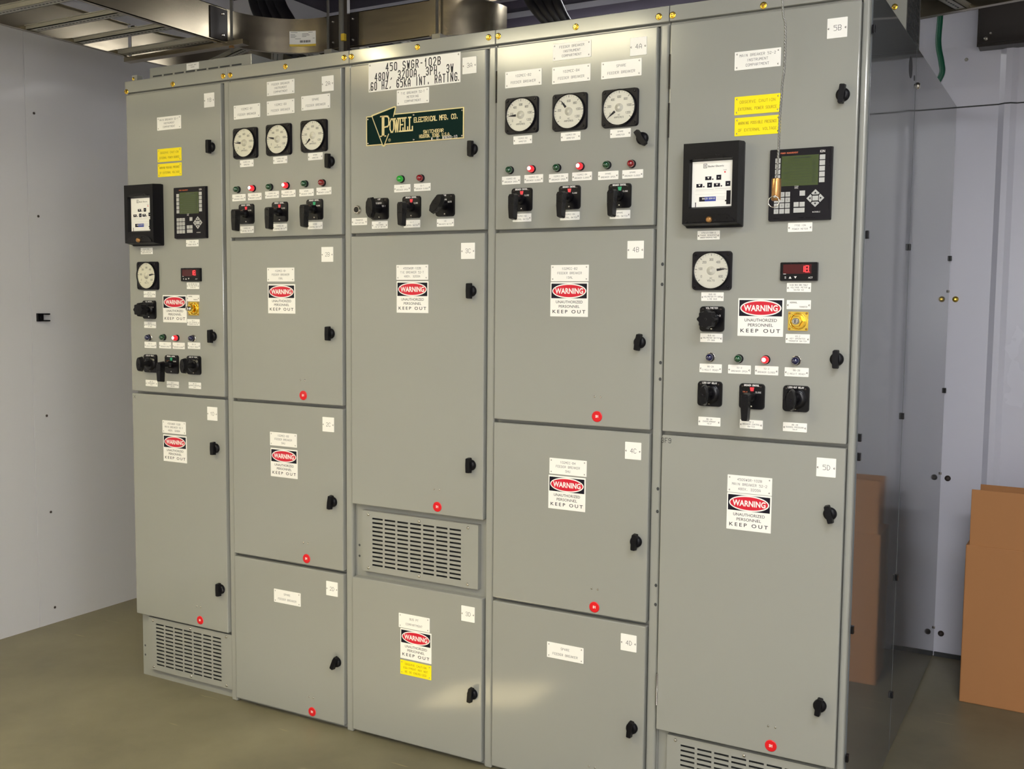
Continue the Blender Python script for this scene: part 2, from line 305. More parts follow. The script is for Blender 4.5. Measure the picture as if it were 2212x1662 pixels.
LAYOUT = {
 1: [
  ('id',0.464,2.338,'1B'),('np4',0.247,2.269,'MAIN BREAKER 52-1|INSTRUMENT|COMPARTMENT'),('yel',0.246,2.146,'OBSERVE CAUTION|EXTERNAL POWER SOURCE'),
  ('yel',0.246,2.088,'WARNING POSSIBLE PRESENCE|OF EXTERNAL VOLTAGE'),('relay',0.099,1.914),('pm',0.362,1.917),
  ('np2',0.108,1.774,'47N/27/59N-1|PHASE SEQUENCE|UNDER/OVERVOLTAGE'),('np2',0.363,1.8,'7700 ION|POWER METER'),('volt',0.117,1.675),('dig',0.358,1.678),
  ('np2',0.12,1.601,'BUS B1|VOLTMETER PT-2AB|LINE BUS'),('np2',0.363,1.635,'HIGH RES GRD FAULT|VOLTAGE METER|50/60 HZ'),('warn',0.26,1.544),
  ('np2n',0.363,1.587,'NORMAL|TRANSFER'),('key',0.364,1.546),('np2',0.362,1.492,'43-1|KEY OPERATED|TRANSFER SWITCH'),('swknob',0.119,1.539,'VOLTMETER'),
  ('np2',0.119,1.478,'BUS B1|VOLTMETER SWITCH|PT-2AB'),('light',0.114,1.427,'blue'),('light',0.197,1.43,'green'),('light',0.27,1.429,'redon'),('light',0.358,1.43,'blue'),
  ('np2',0.119,1.397,'86-1A|CIRCUIT READY'),('np2',0.203,1.398,'52-1|BREAKER OPEN'),('np2',0.279,1.398,'52-1|BREAKER CLOSED'),('np2',0.363,1.401,'86-1B|CIRCUIT READY'),
  ('swlock',0.12,1.322,'LOCK-OUT RELAY'),('swpistol',0.241,1.323,'BREAKER CONTROL','green'),('swlock',0.363,1.324,'LOCK-OUT RELAY'),
  ('np2',0.121,1.242,'86-1A|OVERCURRENT|TRIP'),('np2',0.242,1.242,'52-1|BREAKER CONTROL|SWITCH'),('np2',0.364,1.244,'86-1B|SUDDEN PRESSURE|TRIP'),('latch',0.467,1.44,0),
  ('latch',0.473,2.161,0),('id',0.456,1.138,'1D'),('np4',0.245,1.07,'450SWGR-102B|MAIN BREAKER 52-1|480V, 3200A'),('warn',0.248,0.984),('latch',0.473,1.004,0),
  ('latch',0.491,0.446,0),('dec',0.372,0.301),('dots',0.365,0.355),
 ],
 2: [
  ('id',0.48,2.346,'2A'),('np4',0.262,2.352,'FEEDER BREAKER|INSTRUMENT|COMPARTMENT'),('np4',0.097,2.28,'102MCC-B1|FEEDER BREAKER'),
  ('np4',0.261,2.282,'102MCC-B3|FEEDER BREAKER'),('np4',0.425,2.286,'SPARE|FEEDER BREAKER'),('amm',0.092,2.164,-88),('amm',0.255,2.166,-78),('amm',0.42,2.168,-133),
  ('np2',0.093,2.09,'102MCC-B1|AMMETER'),('np2',0.257,2.093,'102MCC-B3|AMMETER'),('np2',0.422,2.096,'SPARE|AMMETER'),('latch',0.491,2.074,0),('light',0.048,1.995,'green'),
  ('light',0.124,1.996,'redon'),('light',0.209,1.997,'green'),('light',0.288,1.999,'redon'),('light',0.376,2.001,'green'),('light',0.456,2.001,'red'),
  ('np2',0.052,1.965,'102MCC-B1|BREAKER OPEN'),('np2',0.131,1.966,'102MCC-B1|BREAKER CLOSED'),('np2',0.216,1.969,'102MCC-B3|BREAKER OPEN'),
  ('np2',0.295,1.97,'102MCC-B3|BREAKER CLOSED'),('np2',0.38,1.97,'SPARE|BREAKER OPEN'),('np2',0.46,1.972,'SPARE|BREAKER CLOSED'),
  ('swpistol',0.091,1.903,'BREAKER CONTROL','red'),('swpistol',0.255,1.905,'BREAKER CONTROL','red'),('swpistol',0.419,1.908,'BREAKER CONTROL','green'),
  ('np2',0.091,1.845,'102MCC-B1|CONTROL SWITCH'),('np2',0.253,1.849,'102MCC-B3|CONTROL SWITCH'),('np2',0.419,1.851,'SPARE|CONTROL SWITCH'),('id',0.474,1.747,'2B'),
  ('np4',0.254,1.676,'102MCC-B1|FEEDER BREAKER|ISAL'),('warn',0.257,1.587),('latch',0.487,1.464,0),('dots',0.354,1.29),('dec',0.357,1.234),('id',0.474,1.134,'2C'),
  ('np4',0.26,1.063,'102MCC-B3|FEEDER BREAKER|SHU'),('warn',0.262,0.974),('latch',0.494,0.852,8),('dots',0.363,0.683),('dec',0.367,0.625),('id',0.487,0.528,'2D'),
  ('np4',0.272,0.463,'SPARE|FEEDER BREAKER'),('latch',0.509,0.257,25),('dots',0.384,0.098),('dec',0.389,0.043),
 ],
 3: [
  ('title',0.271,2.347,'450 SWGR-102B|480V, 3200A, 3PH, 3W|60 HZ, 65KA INT. RATING'),('id',0.492,2.349,'3A'),('np4',0.269,2.269,'TIE BREAKER 52-T|METERING|COMPARTMENT'),
  ('plaque',0.274,2.167),('latch',0.507,2.079,0),('light',0.223,1.997,'greenon'),('light',0.304,1.996,'red'),('np2',0.226,1.966,'52-T|BREAKER OPEN'),
  ('np2',0.308,1.966,'52-T|BREAKER CLOSED'),('button',0.036,1.9),('np2',0.043,1.859,'TRANSFER|INITIATION'),('swoval',0.132,1.9,'43P','PREFERRED'),
  ('swpistol',0.266,1.901,'BREAKER CONTROL','red'),('swoval2',0.401,1.902,'43M','MANUAL'),('np2',0.131,1.845,'43P|PREFERRED|LINE-UP SWITCH'),
  ('np2',0.266,1.845,'52-T|CONTROL SWITCH'),('np2',0.401,1.845,'43|MAN/AUTO SWITCH'),('id',0.49,1.75,'3C'),('np4',0.267,1.681,'450SWGR-102B|TIE BREAKER 52-T|480V, 3200A'),
  ('warn',0.268,1.597),('latch',0.505,1.618,0),('latch',0.507,1.038,0),('dots',0.369,0.942),('dec',0.372,0.882),('id',0.498,0.527,'3D'),
  ('np4',0.277,0.461,'BUS PT|COMPARTMENT'),('warn',0.284,0.379),('yel',0.284,0.293,'OBSERVE CAUTION|EQUIPMENT MAY NOT|BE DE-ENERGIZED'),('latch',0.519,0.253,8),
 ],
 4: [
  ('np4',0.272,2.356,'FEEDER BREAKER|INSTRUMENT|COMPARTMENT'),('id',0.492,2.344,'4A'),('np4',0.103,2.288,'102MCC-B2|FEEDER BREAKER'),
  ('np4',0.271,2.285,'102MCC-B4|FEEDER BREAKER'),('np4',0.438,2.284,'SPARE|FEEDER BREAKER'),('amm',0.101,2.173,-92),('amm',0.27,2.17,-38),('amm',0.438,2.168,-128),
  ('np2',0.103,2.097,'102MCC-B2|AMMETER'),('np2',0.272,2.096,'102MCC-B4|AMMETER'),('np2',0.439,2.094,'SPARE|AMMETER'),('latch',0.511,2.073,-35),
  ('light',0.059,2.004,'green'),('light',0.138,2.003,'redon'),('light',0.228,2.002,'green'),('light',0.308,2.002,'redon'),('light',0.398,2.001,'green'),
  ('light',0.478,2.0,'red'),('np2',0.062,1.972,'102MCC-B2|BREAKER OPEN'),('np2',0.144,1.973,'102MCC-B2|BREAKER CLOSED'),('np2',0.232,1.971,'102MCC-B4|BREAKER OPEN'),
  ('np2',0.313,1.972,'102MCC-B4|BREAKER CLOSED'),('np2',0.401,1.97,'SPARE|BREAKER OPEN'),('np2',0.481,1.97,'SPARE|BREAKER CLOSED'),
  ('swpistol',0.103,1.909,'BREAKER CONTROL','red'),('swpistol',0.272,1.909,'BREAKER CONTROL','red'),('swpistol',0.441,1.907,'BREAKER CONTROL','green'),
  ('np2',0.103,1.852,'102MCC-B2|CONTROL SWITCH'),('np2',0.273,1.852,'102MCC-B4|CONTROL SWITCH'),('np2',0.442,1.851,'SPARE|CONTROL SWITCH'),('id',0.495,1.744,'4B'),
  ('np4',0.275,1.675,'102MCC-B2|FEEDER BREAKER|ISAL'),('warn',0.274,1.593),('latch',0.515,1.465,10),('dots',0.377,1.292),('dec',0.376,1.23),('id',0.499,1.132,'4C'),
  ('np4',0.278,1.062,'102MCC-B4|FEEDER BREAKER|SHU'),('warn',0.275,0.978),('latch',0.515,0.852,5),('dots',0.377,0.682),('dec',0.377,0.624),('id',0.496,0.529,'4D'),
  ('np4',0.277,0.459,'SPARE|FEEDER BREAKER'),('latch',0.513,0.26,8),('dots',0.377,0.101),
 ],
 5: [
  ('id',0.481,2.329,'5B'),('np4',0.265,2.269,'MAIN BREAKER 52-2|INSTRUMENT|COMPARTMENT'),('yel',0.268,2.144,'OBSERVE CAUTION|EXTERNAL POWER SOURCE'),
  ('yel',0.27,2.085,'WARNING POSSIBLE PRESENCE|OF EXTERNAL VOLTAGE'),('latch',0.502,2.15,5),('relay',0.14,1.923),('pm',0.396,1.915),
  ('np2',0.135,1.782,'47N/27/59N-2|PHASE SEQUENCE|UNDER/OVERVOLTAGE'),('np2',0.398,1.798,'7700 ION|POWER METER'),('volt',0.149,1.679),('dig',0.4,1.675),
  ('np2',0.151,1.604,'BUS B2|VOLTMETER PT-3AB|LINE BUS'),('np2',0.4,1.631,'HIGH RES GRD FAULT|VOLTAGE METER|50/60 HZ'),('warn',0.294,1.546),
  ('np2n',0.401,1.583,'NORMAL|TRANSFER'),('key',0.401,1.537),('swknob',0.152,1.539,'VOLTMETER'),('np2',0.151,1.484,'BUS B2|VOLTMETER SWITCH|PT-3AB'),
  ('np2',0.401,1.488,'43-2|KEY OPERATED|TRANSFER SWITCH'),('light',0.15,1.427,'blue'),('light',0.235,1.426,'green'),('light',0.313,1.426,'redon'),
  ('light',0.399,1.426,'blue'),('np2',0.151,1.395,'86-2A|CIRCUIT READY'),('np2',0.237,1.395,'52-2|BREAKER OPEN'),('np2',0.316,1.395,'52-2|BREAKER CLOSED'),
  ('np2',0.401,1.394,'86-2B|CIRCUIT READY'),('swlock',0.151,1.32,'LOCK-OUT RELAY'),('swpistol',0.276,1.319,'BREAKER CONTROL','red'),
  ('swlock',0.402,1.319,'LOCK-OUT RELAY'),('np2',0.151,1.238,'86-2A|OVERCURRENT|TRIP'),('np2',0.276,1.238,'52-2|BREAKER CONTROL|SWITCH'),
  ('np2',0.401,1.238,'86-2B|SUDDEN PRESSURE|TRIP'),('latch',0.51,1.434,0),('id',0.491,1.131,'5D'),('np4',0.276,1.061,'450SWGR-102B|MAIN BREAKER 52-2|480V, 3200A'),
  ('warn',0.276,0.98),('latch',0.506,1.002,-15),('latch',0.496,0.449,8),('dots',0.361,0.357),('dec',0.36,0.3),
 ],
}
# ------------------------------------------------------------------ switchgear line-up
BX = [0.0, 0.558, 1.133, 1.722, 2.309, 2.872]     # section boundaries
H = 2.45; D = YB - 0.012
SEC = {}
SLAB = {1: 'leftmost grey switchgear section by the white wall, slotted vent at its foot',
        2: 'grey switchgear section with three small ammeters, second from the left wall',
        3: 'middle grey switchgear section with large lettered title plate and dark green plaque',
        4: 'grey switchgear section with three ammeters, between plaque section and tall rightmost section',
        5: 'rightmost grey switchgear section with voltmeter, its glossy side panel facing the aisle'}
DOORS = {1: [(1.206, 2.396), (0.272, 1.196)], 2: [(1.816, 2.396), (1.205, 1.805), (0.600, 1.194), (0.020, 0.588)],
         3: [(1.818, 2.396), (0.855, 1.808), (0.018, 0.587)], 4: [(1.816, 2.396), (1.199, 1.806), (0.600, 1.188), (0.018, 0.588)], 5: [(1.199, 2.396), (0.272, 1.188)]}
VENTS = {1: (0.058, 0.538, 0.040, 0.262), 3: (0.040, 0.527, 0.612, 0.832), 5: (0.036, 0.512, 0.036, 0.258)}
def local(mb_fn, name, parent, cx, cz, label=None, bevel=0.0, cy=0.0):
    mb = MB(); mb_fn(mb); return mb.build(name, parent, (cx, cy, cz), bevel, 0, label)
CACHE = {}
def cached(key, fn, name, parent, loc, bevel=0.0, label=None):
    if key not in CACHE:
        mb = MB(); fn(mb); o = mb.build(name, parent, loc, bevel, 0, label); CACHE[key] = o.data; return o
    return link(CACHE[key], name, parent, loc, bevel, 0, label)
def screw_head(mb, x, z, y, r=0.0022, m='screw'):
    mb.flat(ell(r, r, 10, x, z), y, m)
    mb.flat(ell(r*0.55, r*0.55, 8, x + r*0.35, z), y-0.0002, 'plate_white')
def plate(mb, w_, h_, m, t=0.0018):
    mb.prism(rr(w_, h_, 0.0012, 2), -t, 0, m); return -t-0.0003
def nameplate(sec, kind, cx, cz, txt):
    par = SEC[sec]; lines = txt.split('|'); mb = MB(); rd = ' '.join(lines)
    if kind in ('np4', 'yel'):
        w_, h_ = 0.131, 0.051
        y = plate(mb, w_, h_, 'plate_white' if kind == 'np4' else 'plate_yellow')
        for sx in (-1, 1):
            for sz in (-1, 1): screw_head(mb, sx*0.0585, sz*0.0185, y)
        n = len(lines); ch = 0.0066 if n == 3 else (0.0070 if kind == 'np4' else 0.0074)
        pit = 0.0137 if n == 3 else 0.0195
        for i, t in enumerate(lines):
            strokes(mb, t, 0, (n-1)*pit/2 - i*pit, ch, 0.109 if kind == 'yel' and n == 2 else 0.102, y, 'engrave' if kind == 'np4' else 'engrave_yellow', lw=0.0009, adv=1.55, aspect=0.9)
        mb.build('caution_plate' if kind == 'yel' else 'nameplate', par, (cx, 0, cz), 0, 0, ('yellow engraved plate reading ' if kind == 'yel' else 'white engraved nameplate reading ') + rd)
    elif kind in ('np2', 'np2n'):
        w_, h_ = 0.067, 0.0255
        y = plate(mb, w_, h_, 'plate_white')
        for sx in (-1, 1): screw_head(mb, sx*0.0295, -0.0015, y, 0.0024)
        n = len(lines)
        if kind == 'np2n':
            strokes(mb, lines[0], -0.024, 0.006, 0.0040, 0.020, y, 'engrave_dark', 0.0006, 'l'); strokes(mb, lines[1], 0.024, -0.006, 0.0036, 0.022, y, 'engrave', 0.0006, 'r')
        else:
            pit = 0.0068 if n == 3 else 0.0100; ch = 0.0038 if n == 3 else 0.0042
            for i, t in enumerate(lines): strokes(mb, t, 0, (n-1)*pit/2 - i*pit, ch, 0.050, y, 'engrave', lw=0.0006, adv=1.5, aspect=0.95)
        mb.build('device_nameplate', par, (cx, 0, cz), 0, 0, 'small white nameplate reading ' + rd)
    elif kind == 'id':
        y = plate(mb, 0.053, 0.053, 'plate_white')
        for sx in (-1, 1): screw_head(mb, sx*0.0225, -0.001, y, 0.0026)
        strokes(mb, txt, 0.001, 0, 0.0135, 0.03, y, 'engrave_dark', 0.0011, adv=1.5, aspect=0.85)
        mb.build('compartment_plate', par, (cx, 0, cz), 0, 0, 'white square plate reading ' + txt)
    elif kind == 'title':
        w_, h_ = 0.373, 0.097
        y = plate(mb, w_, h_, 'plate_white')
        for sx in (-1, 1):
            for sz in (-1, 1): screw_head(mb, sx*0.1795, sz*0.0415, y, 0.0028)
        for t, u0, u1, v0, v1 in ((lines[0], 0.20, 0.79, 0.665, 0.925), (lines[1], 0.075, 0.925, 0.365, 0.625), (lines[2], 0.03, 0.965, 0.065, 0.325)):
            h2 = (v1-v0)*h_; strokes(mb, t, ((u0+u1)/2-0.5)*w_, ((v0+v1)/2-0.5)*h_, h2, (u1-u0)*w_, y, 'engrave_dark', lw=0.0033, adv=1.95, aspect=0.66)
        mb.build('title_plate', par, (cx, 0, cz), 0, 0, 'large white plate reading ' + rd)
def warn_fn(mb):
    w_, h_ = 0.131, 0.108; mb.prism(rr(w_, h_, 0.001, 2), -0.0012, 0, 'plate_white'); y = -0.0014
    z0, z1 = 0.03*h_, 0.455*h_; x0, x1 = -0.475*w_, 0.468*w_
    mb.flat([(x0, z0), (x1, z0), (x1, z1), (x0, z1)], y, 'sign_black')
    zc = (z0+z1)/2
    mb.flat(ell(0.452*w_, 0.212*h_, 48, 0, zc), y-0.0002, 'plate_white'); mb.flat(ell(0.425*w_, 0.178*h_, 48, 0, zc), y-0.0004, 'sign_red')
    ftext(mb, 'WARNING', -0.372*w_, 0.372*w_, zc-0.083*h_, zc+0.083*h_, y-0.0006, 'plate_white', 0.028, 1.02)
    ftext(mb, 'UNAUTHORIZED', -0.35*w_, 0.36*w_, -0.115*h_, -0.035*h_, y, 'engrave_dark', 0.004)
    ftext(mb, 'PERSONNEL', -0.27*w_, 0.28*w_, -0.245*h_, -0.165*h_, y, 'engrave_dark', 0.004)
    ftext(mb, 'KEEP OUT', -0.435*w_, 0.435*w_, -0.405*h_, -0.305*h_, y, 'engrave_dark', 0.012, 1.45)
def bezel_fn(mb):
    mb.prism(rr(0.118, 0.113, 0.010), -0.011, 0, 'bezel', scale1=0.975)
    mb.lathe([(0.0545, 0.010), (0.0545, 0.0165), (0.0525, 0.0185), (0.0510, 0.0165), (0.0510, 0.0120)], 'black', n=48, caps=False)
    for sx in (-1, 1):
        for sz in (-1, 1): mb.lathe([(0.0034, 0.0105), (0.0034, 0.013), (0.002, 0.0138)], 'black', (sx*0.049, 0, sz*0.0465), n=10)
def dial_fn(nums, t1, t2):
    def f(mb):
        mb.flat(ell(0.0510, 0.0510, 56), 0, 'dial'); n = len(nums); y = -0.0003
        for k in range((n-1)*4+1):
            a = math.radians(-128 + 256*k/((n-1)*4)); big = k % 4 == 0; r0 = 0.0425 if big else 0.0455; r1 = 0.0490; hw = 0.0007 if big else 0.0003
            s_, c_ = math.sin(a), math.cos(a)
            mb.flat([(s_*r0-c_*hw, c_*r0+s_*hw), (s_*r0+c_*hw, c_*r0-s_*hw), (s_*r1+c_*hw, c_*r1-s_*hw), (s_*r1-c_*hw, c_*r1+s_*hw)], y, 'engrave_dark')
        for k, t in enumerate(nums):
            a = math.radians(-118 + 236*k/(n-1)); strokes(mb, t, 0.0330*math.sin(a), 0.0330*math.cos(a)-0.001, 0.0062, 0.02, y, 'engrave_dark', 0.0007, adv=1.35, aspect=0.75)
        strokes(mb, t1, 0, -0.0215, 0.0042, 0.02, y, 'engrave', 0.0006); strokes(mb, t2, 0, -0.0285, 0.0046, 0.03, y, 'engrave_dark', 0.0006)
    return f
def gauge(sec, cx, cz, name, nums, t1, t2, ang, lab):
    b = cached('bezel', bezel_fn, name, SEC[sec], (cx, 0, cz), 0, lab)
    d = cached('dial'+name, dial_fn(nums, t1, t2), 'dial', b, (0, -0.0125, 0), 0, 'cream dial face')
    mb = MB(); L_ = 0.0445
    mb.prism([(-0.0036, 0.017), (0.0036, 0.017), (0.0030, 0.026), (0.0004, L_), (-0.0004, L_), (-0.0030, 0.026)], -0.0008, 0, 'engrave_dark'); a = -ang
    mb.xf(Matrix.Rotation(math.radians(ang), 4, 'Y')); mb.build('needle', b, (0, -0.0132, 0))
    cached('hub', lambda m_: m_.lathe([(0.013, 0), (0.013, 0.0016), (0.004, 0.0018), (0.004, 0.003)], 'dial', n=28), 'hub', b, (0, -0.0126, 0))
    cached('cover', lambda m_: m_.flat(ell(0.0512, 0.0512, 48), 0, 'clear_cover'), 'clear_cover', b, (0, -0.0172, 0))
def sw_plate_fn(txt, kind, flag=None):
    def f(mb):
        mb.prism(rr(0.0745, 0.0745, 0.010), -0.0065, 0, 'black', scale1=0.97); y = -0.0068
        strokes(mb, txt, 0, 0.0320, 0.0044, 0.044, y, 'text_white', 0.0009, adv=1.4)
        for sx, sz in ((-1, 1), (1, 1), (0, -1)): mb.lathe([(0.0028, 0.006), (0.0028, 0.008), (0.0012, 0.0085)], 'screw_bright' if sz < 0 else 'screw', (sx*0.0265, 0, sz*0.0285), n=8)
        if kind == 'pistol':
            mb.flat([(-0.0055, 0.0265), (0.0075, 0.0265), (0.0055, 0.0155), (-0.0035, 0.0155)], y, 'flag_'+flag)
            strokes(mb, 'TRIP', -0.019, 0.0125, 0.004, 0.014, y, 'text_orange', 0.0006); strokes(mb, 'CLOSE', 0.0195, 0.0125, 0.004, 0.016, y, 'text_white', 0.0006)
        elif kind == 'lock':
            strokes(mb, 'RESET', 0.0, 0.0125, 0.0036, 0.014, y, 'text_white', 0.0006); strokes(mb, 'TRIP', 0.006, 0.006, 0.0034, 0.012, y, 'text_white', 0.0006)
            mb.lathe([(0.030, 0.0064), (0.028, 0.011), (0.018, 0.013)], 'black', n=32)
        elif kind == 'knob':
            strokes(mb, '1-2', 0.000, 0.017, 0.0044, 0.012, y, 'text_white', 0.0007); strokes(mb, '2-3', 0.0205, 0.010, 0.0044, 0.012, y, 'text_white', 0.0007)
            mb.lathe([(0.021, 0.0064), (0.019, 0.012), (0.013, 0.014)], 'black', n=28); mb.lathe([(0.005, 0.012), (0.005, 0.016)], 'screw_bright', (0.006, 0, -0.003), n=12)
        elif kind == 'oval':
            strokes(mb, 'PREFERRED', -0.002, 0.0190, 0.0042, 0.026, y, 'text_white', 0.0007); strokes(mb, 'BUS 1', -0.018, 0.0085, 0.004, 0.012, y, 'text_white', 0.0006); strokes(mb, 'BUS 2', 0.020, 0.0085, 0.005, 0.014, y, 'text_white', 0.0007)
        else:
            strokes(mb, 'MAN', 0.002, 0.0185, 0.0044, 0.014, y, 'text_white', 0.0008); strokes(mb, 'AUTO', 0.0205, 0.0105, 0.0044, 0.014, y, 'text_white', 0.0008)
    return f
def pistol_fn(mb):
    mb.lathe([(0.0155, 0), (0.0150, 0.014), (0.0105, 0.020), (0.0105, 0.048)], 'black', n=24)
    mb.prism([(-0.0125, 0.006), (-0.0085, 0.0135), (0.006, 0.0145), (0.0115, 0.010), (0.0120, 0.000), (0.0105, -0.030), (0.0085, -0.064), (0.0055, -0.0675), (-0.0075, -0.0675), (-0.0100, -0.064), (-0.0125, -0.030)], -0.066, -0.042, 'black', scale1=0.93)
    mb.lathe([(0.0032, 0.0655), (0.0032, 0.067)], 'bezel', (0, 0, 0.004), n=10)
def lock_fn(mb):
    mb.lathe([(0.0135, 0), (0.0115, 0.018), (0.0100, 0.046)], 'black', n=24)
    mb.prism(ell(0.0135, 0.031, 28), -0.060, -0.040, 'black', True, 0.86); mb.lathe([(0.003, 0.0595), (0.003, 0.0615)], 'bezel', n=10)
def knob_fn(mb):
    mb.lathe([(0.0125, 0), (0.0125, 0.034)], 'black', n=24)
    pts = []
    for k in range(64): a = 2*math.pi*k/64; r = 0.0265 + 0.0026*math.cos(8*a); pts.append((r*math.cos(a), r*math.sin(a)))
    mb.prism(pts, -0.056, -0.030, 'black_matte', True, 0.90); mb.lathe([(0.004, 0.055), (0.004, 0.057)], 'black', n=12)
def oval_fn(deg):
    def f(mb):
        mb.lathe([(0.015, 0), (0.0135, 0.018), (0.011, 0.044)], 'black', n=24)
        mb.prism(rotp([(-0.006, 0.036), (0.006, 0.036), (0.015, 0.020), (0.0165, 0), (0.015, -0.020), (0.006, -0.036), (-0.006, -0.036), (-0.015, -0.020), (-0.0165, 0), (-0.015, 0.020)], deg), -0.058, -0.040, 'black', scale1=0.88)
        mb.lathe([(0.0034, 0.0575), (0.0034, 0.059)], 'bezel', n=10)
    return f
def latch_fn(deg):
    def f(mb):
        mb.lathe([(0.0185, 0), (0.0185, 0.006), (0.0165, 0.012), (0.008, 0.013)], 'black_matte', n=28)
        mb.prism(rotp([(-0.0075, 0.025), (-0.005, 0.0265), (0.005, 0.0265), (0.0075, 0.025), (0.0085, 0), (0.0075, -0.024), (0.005, -0.0255), (-0.005, -0.0255), (-0.0075, -0.024), (-0.0085, 0)], -deg), -0.026, -0.010, 'black_matte', scale1=0.94)
    return f
def relay_fn(mb):
    # deep black case, tapered front, recessed window
    w_, h_, d = 0.168, 0.241, 0.050
    mb.prism(rr(w_, h_, 0.004, 2), -0.012, 0, 'black_matte')
    X, Z = w_/2, h_/2; x0, x1, z0, z1 = -0.0635, 0.063, -0.067, 0.071      # window opening
    xo0, xo1, zo0, zo1 = -X+0.002, X-0.004, -Z+0.010, Z-0.003
    F = [(xo0, -d, zo0), (xo1, -d, zo0), (xo1, -d, zo1), (xo0, -d, zo1)]; I_ = [(x0, -d, z0), (x1, -d, z0), (x1, -d, z1), (x0, -d, z1)]
    J = [(x0+.004, -d+0.016, z0+.004), (x1-.004, -d+0.016, z0+.004), (x1-.004, -d+0.016, z1-.004), (x0+.004, -d+0.016, z1-.004)]
    Bk = [(-X, -0.010, -Z+0.004), (X, -0.010, -Z+0.004), (X, -0.010, Z), (-X, -0.010, Z)]
    mb.add(F+I_+J+Bk, [(0, 1, 5, 4), (1, 2, 6, 5), (2, 3, 7, 6), (3, 0, 4, 7), (4, 5, 9, 8), (5, 6, 10, 9), (6, 7, 11, 10), (7, 4, 8, 11), (1, 0, 12, 13), (2, 1, 13, 14), (3, 2, 14, 15), (0, 3, 15, 12)], 'black_matte')
    pts = [(X*0.86*math.cos(a), -Z+0.014 + 0.026*math.sin(a)) for a in [math.pi*k/16 for k in range(17)]]; mb.prism(pts, -d-0.004, -d+0.004, 'black')
    pts = [(x0-.002+(x1-x0+.004)*k/16, z1 + 0.013*math.sin(math.pi*k/16)) for k in range(17)]; mb.prism(pts, -d-0.003, -d+0.004, 'black')
def relay_face_fn(mb):
    # printed face; origin at window centre
    W_, H_ = 0.118, 0.129
    mb.box(-W_/2, W_/2, -0.001, 0.002, -H_/2, H_/2, 'plate_white'); y = -0.0014
    def R(u0, u1, v0, v1, m, yy=y): mb.flat([((u0-.5)*W_, (v0-.5)*H_), ((u1-.5)*W_, (v0-.5)*H_), ((u1-.5)*W_, (v1-.5)*H_), ((u0-.5)*W_, (v1-.5)*H_)], yy, m)
    for a in ((.28, .37, .935, .945), (.28, .37, .85, .86), (.28, .29, .85, .945), (.36, .37, .85, .945), (.30, .345, .905, .915), (.30, .345, .88, .89)): R(*a, 'engrave_dark')
    ftext(mb, 'Basler Electric', (.40-.5)*W_, (.79-.5)*W_, (.865-.5)*H_, (.905-.5)*H_, y, 'engrave_dark', 0.006)
    for u, v in ((.33, .62), (.11, .465), (.55, .465)):
        R(u, u+.155, v-.035, v+.045, 'sign_black'); mb.flat([((u+.05-.5)*W_, (v+.03-.5)*H_), ((u+.11-.5)*W_, (v+.03-.5)*H_), ((u+.08-.5)*W_, (v-.01-.5)*H_)], y-.0002, 'plate_white'); mb.flat(ell(.0022, .0022, 12, (u+.19-.5)*W_, (v-.02-.5)*H_), y, 'sign_black')
    for u, v in ((.61, .635), (.385, .475), (.84, .49)): R(u, u+.12, v-.055, v+.055, 'sign_black'); mb.flat(ell(.002, .002, 10, (u+.06-.5)*W_, (v-.5)*H_), y-.0002, 'key_grey')
    mb.flat(ell(.0024, .0024, 12, (.82-.5)*W_, (.745-.5)*H_), y, 'decal_red'); strokes(mb, 'POWER', (.82-.5)*W_, (.79-.5)*H_, .0022, .010, y, 'engrave', .0003)
    R(.10, .55, .375, .379, 'engrave'); R(.58, .96, .385, .389, 'engrave'); R(.09, .97, .345, .348, 'key_grey'); R(.09, .97, .275, .278, 'key_grey')
    R(.19, .61, .12, .22, 'label_blue'); R(.19, .33, .12, .22, 'sign_black', y-.0001); strokes(mb, 'BASLER SERVICE', (.43-.5)*W_, (.18-.5)*H_, .004, .038, y-.0003, 'plate_white', .0006)
    for k in range(3): R(.63, .83, .205-.03*k, .210-.03*k, 'key_grey')
    R(.87, .975, .04, .34, 'bezel', y-.0004); R(.84, .93, .105, .135, 'bezel', y-.0005)
    R(.09, .11, 0.0, .10, 'sign_black'); mb.flat([((.08-.5)*W_, (.10-.5)*H_), ((.12-.5)*W_, (.10-.5)*H_), ((.10-.5)*W_, (.07-.5)*H_)], y-.0002, 'sign_black')
def pm_fn(mb):
    w_, h_ = .172, .199
    mb.prism(rr(w_, h_, .003, 2), -.012, 0, 'bezel', scale1=.985); y = -.0123
    for a, b, c, d in ((-.080, .080, -.0925, -.0915), (-.080, .080, .0915, .0925), (-.080, -.079, -.0925, .0925), (.079, .080, -.0925, .0925)): mb.flat([(a, c), (b, c), (b, d), (a, d)], y, 'black')
    strokes(mb, 'POWER MEASUREMENT', -.055, .087, .0036, .048, y, 'text_orange', .0007, 'l'); ftext(mb, 'ION', .053, .066, .083, .090, y, 'text_white', .01)
    mb.flat([(.037, -.0785), (.040, -.0785), (.040, -.0760), (.037, -.0760)], y, 'text_white'); strokes(mb, 'ENABLE', .042, -.0772, .0034, .016, y, 'key_grey', .0006, 'l')
    strokes(mb, 'PROG', -.0085, .0145-.0185, .0036, .010, y, 'text_white', .0006); strokes(mb, 'ESC', -.0085, .009-.0185, .0034, .010, y, 'text_white', .0006)
def U(u): return (u-.5)*.172
def V(v): return (.5-v)*.199
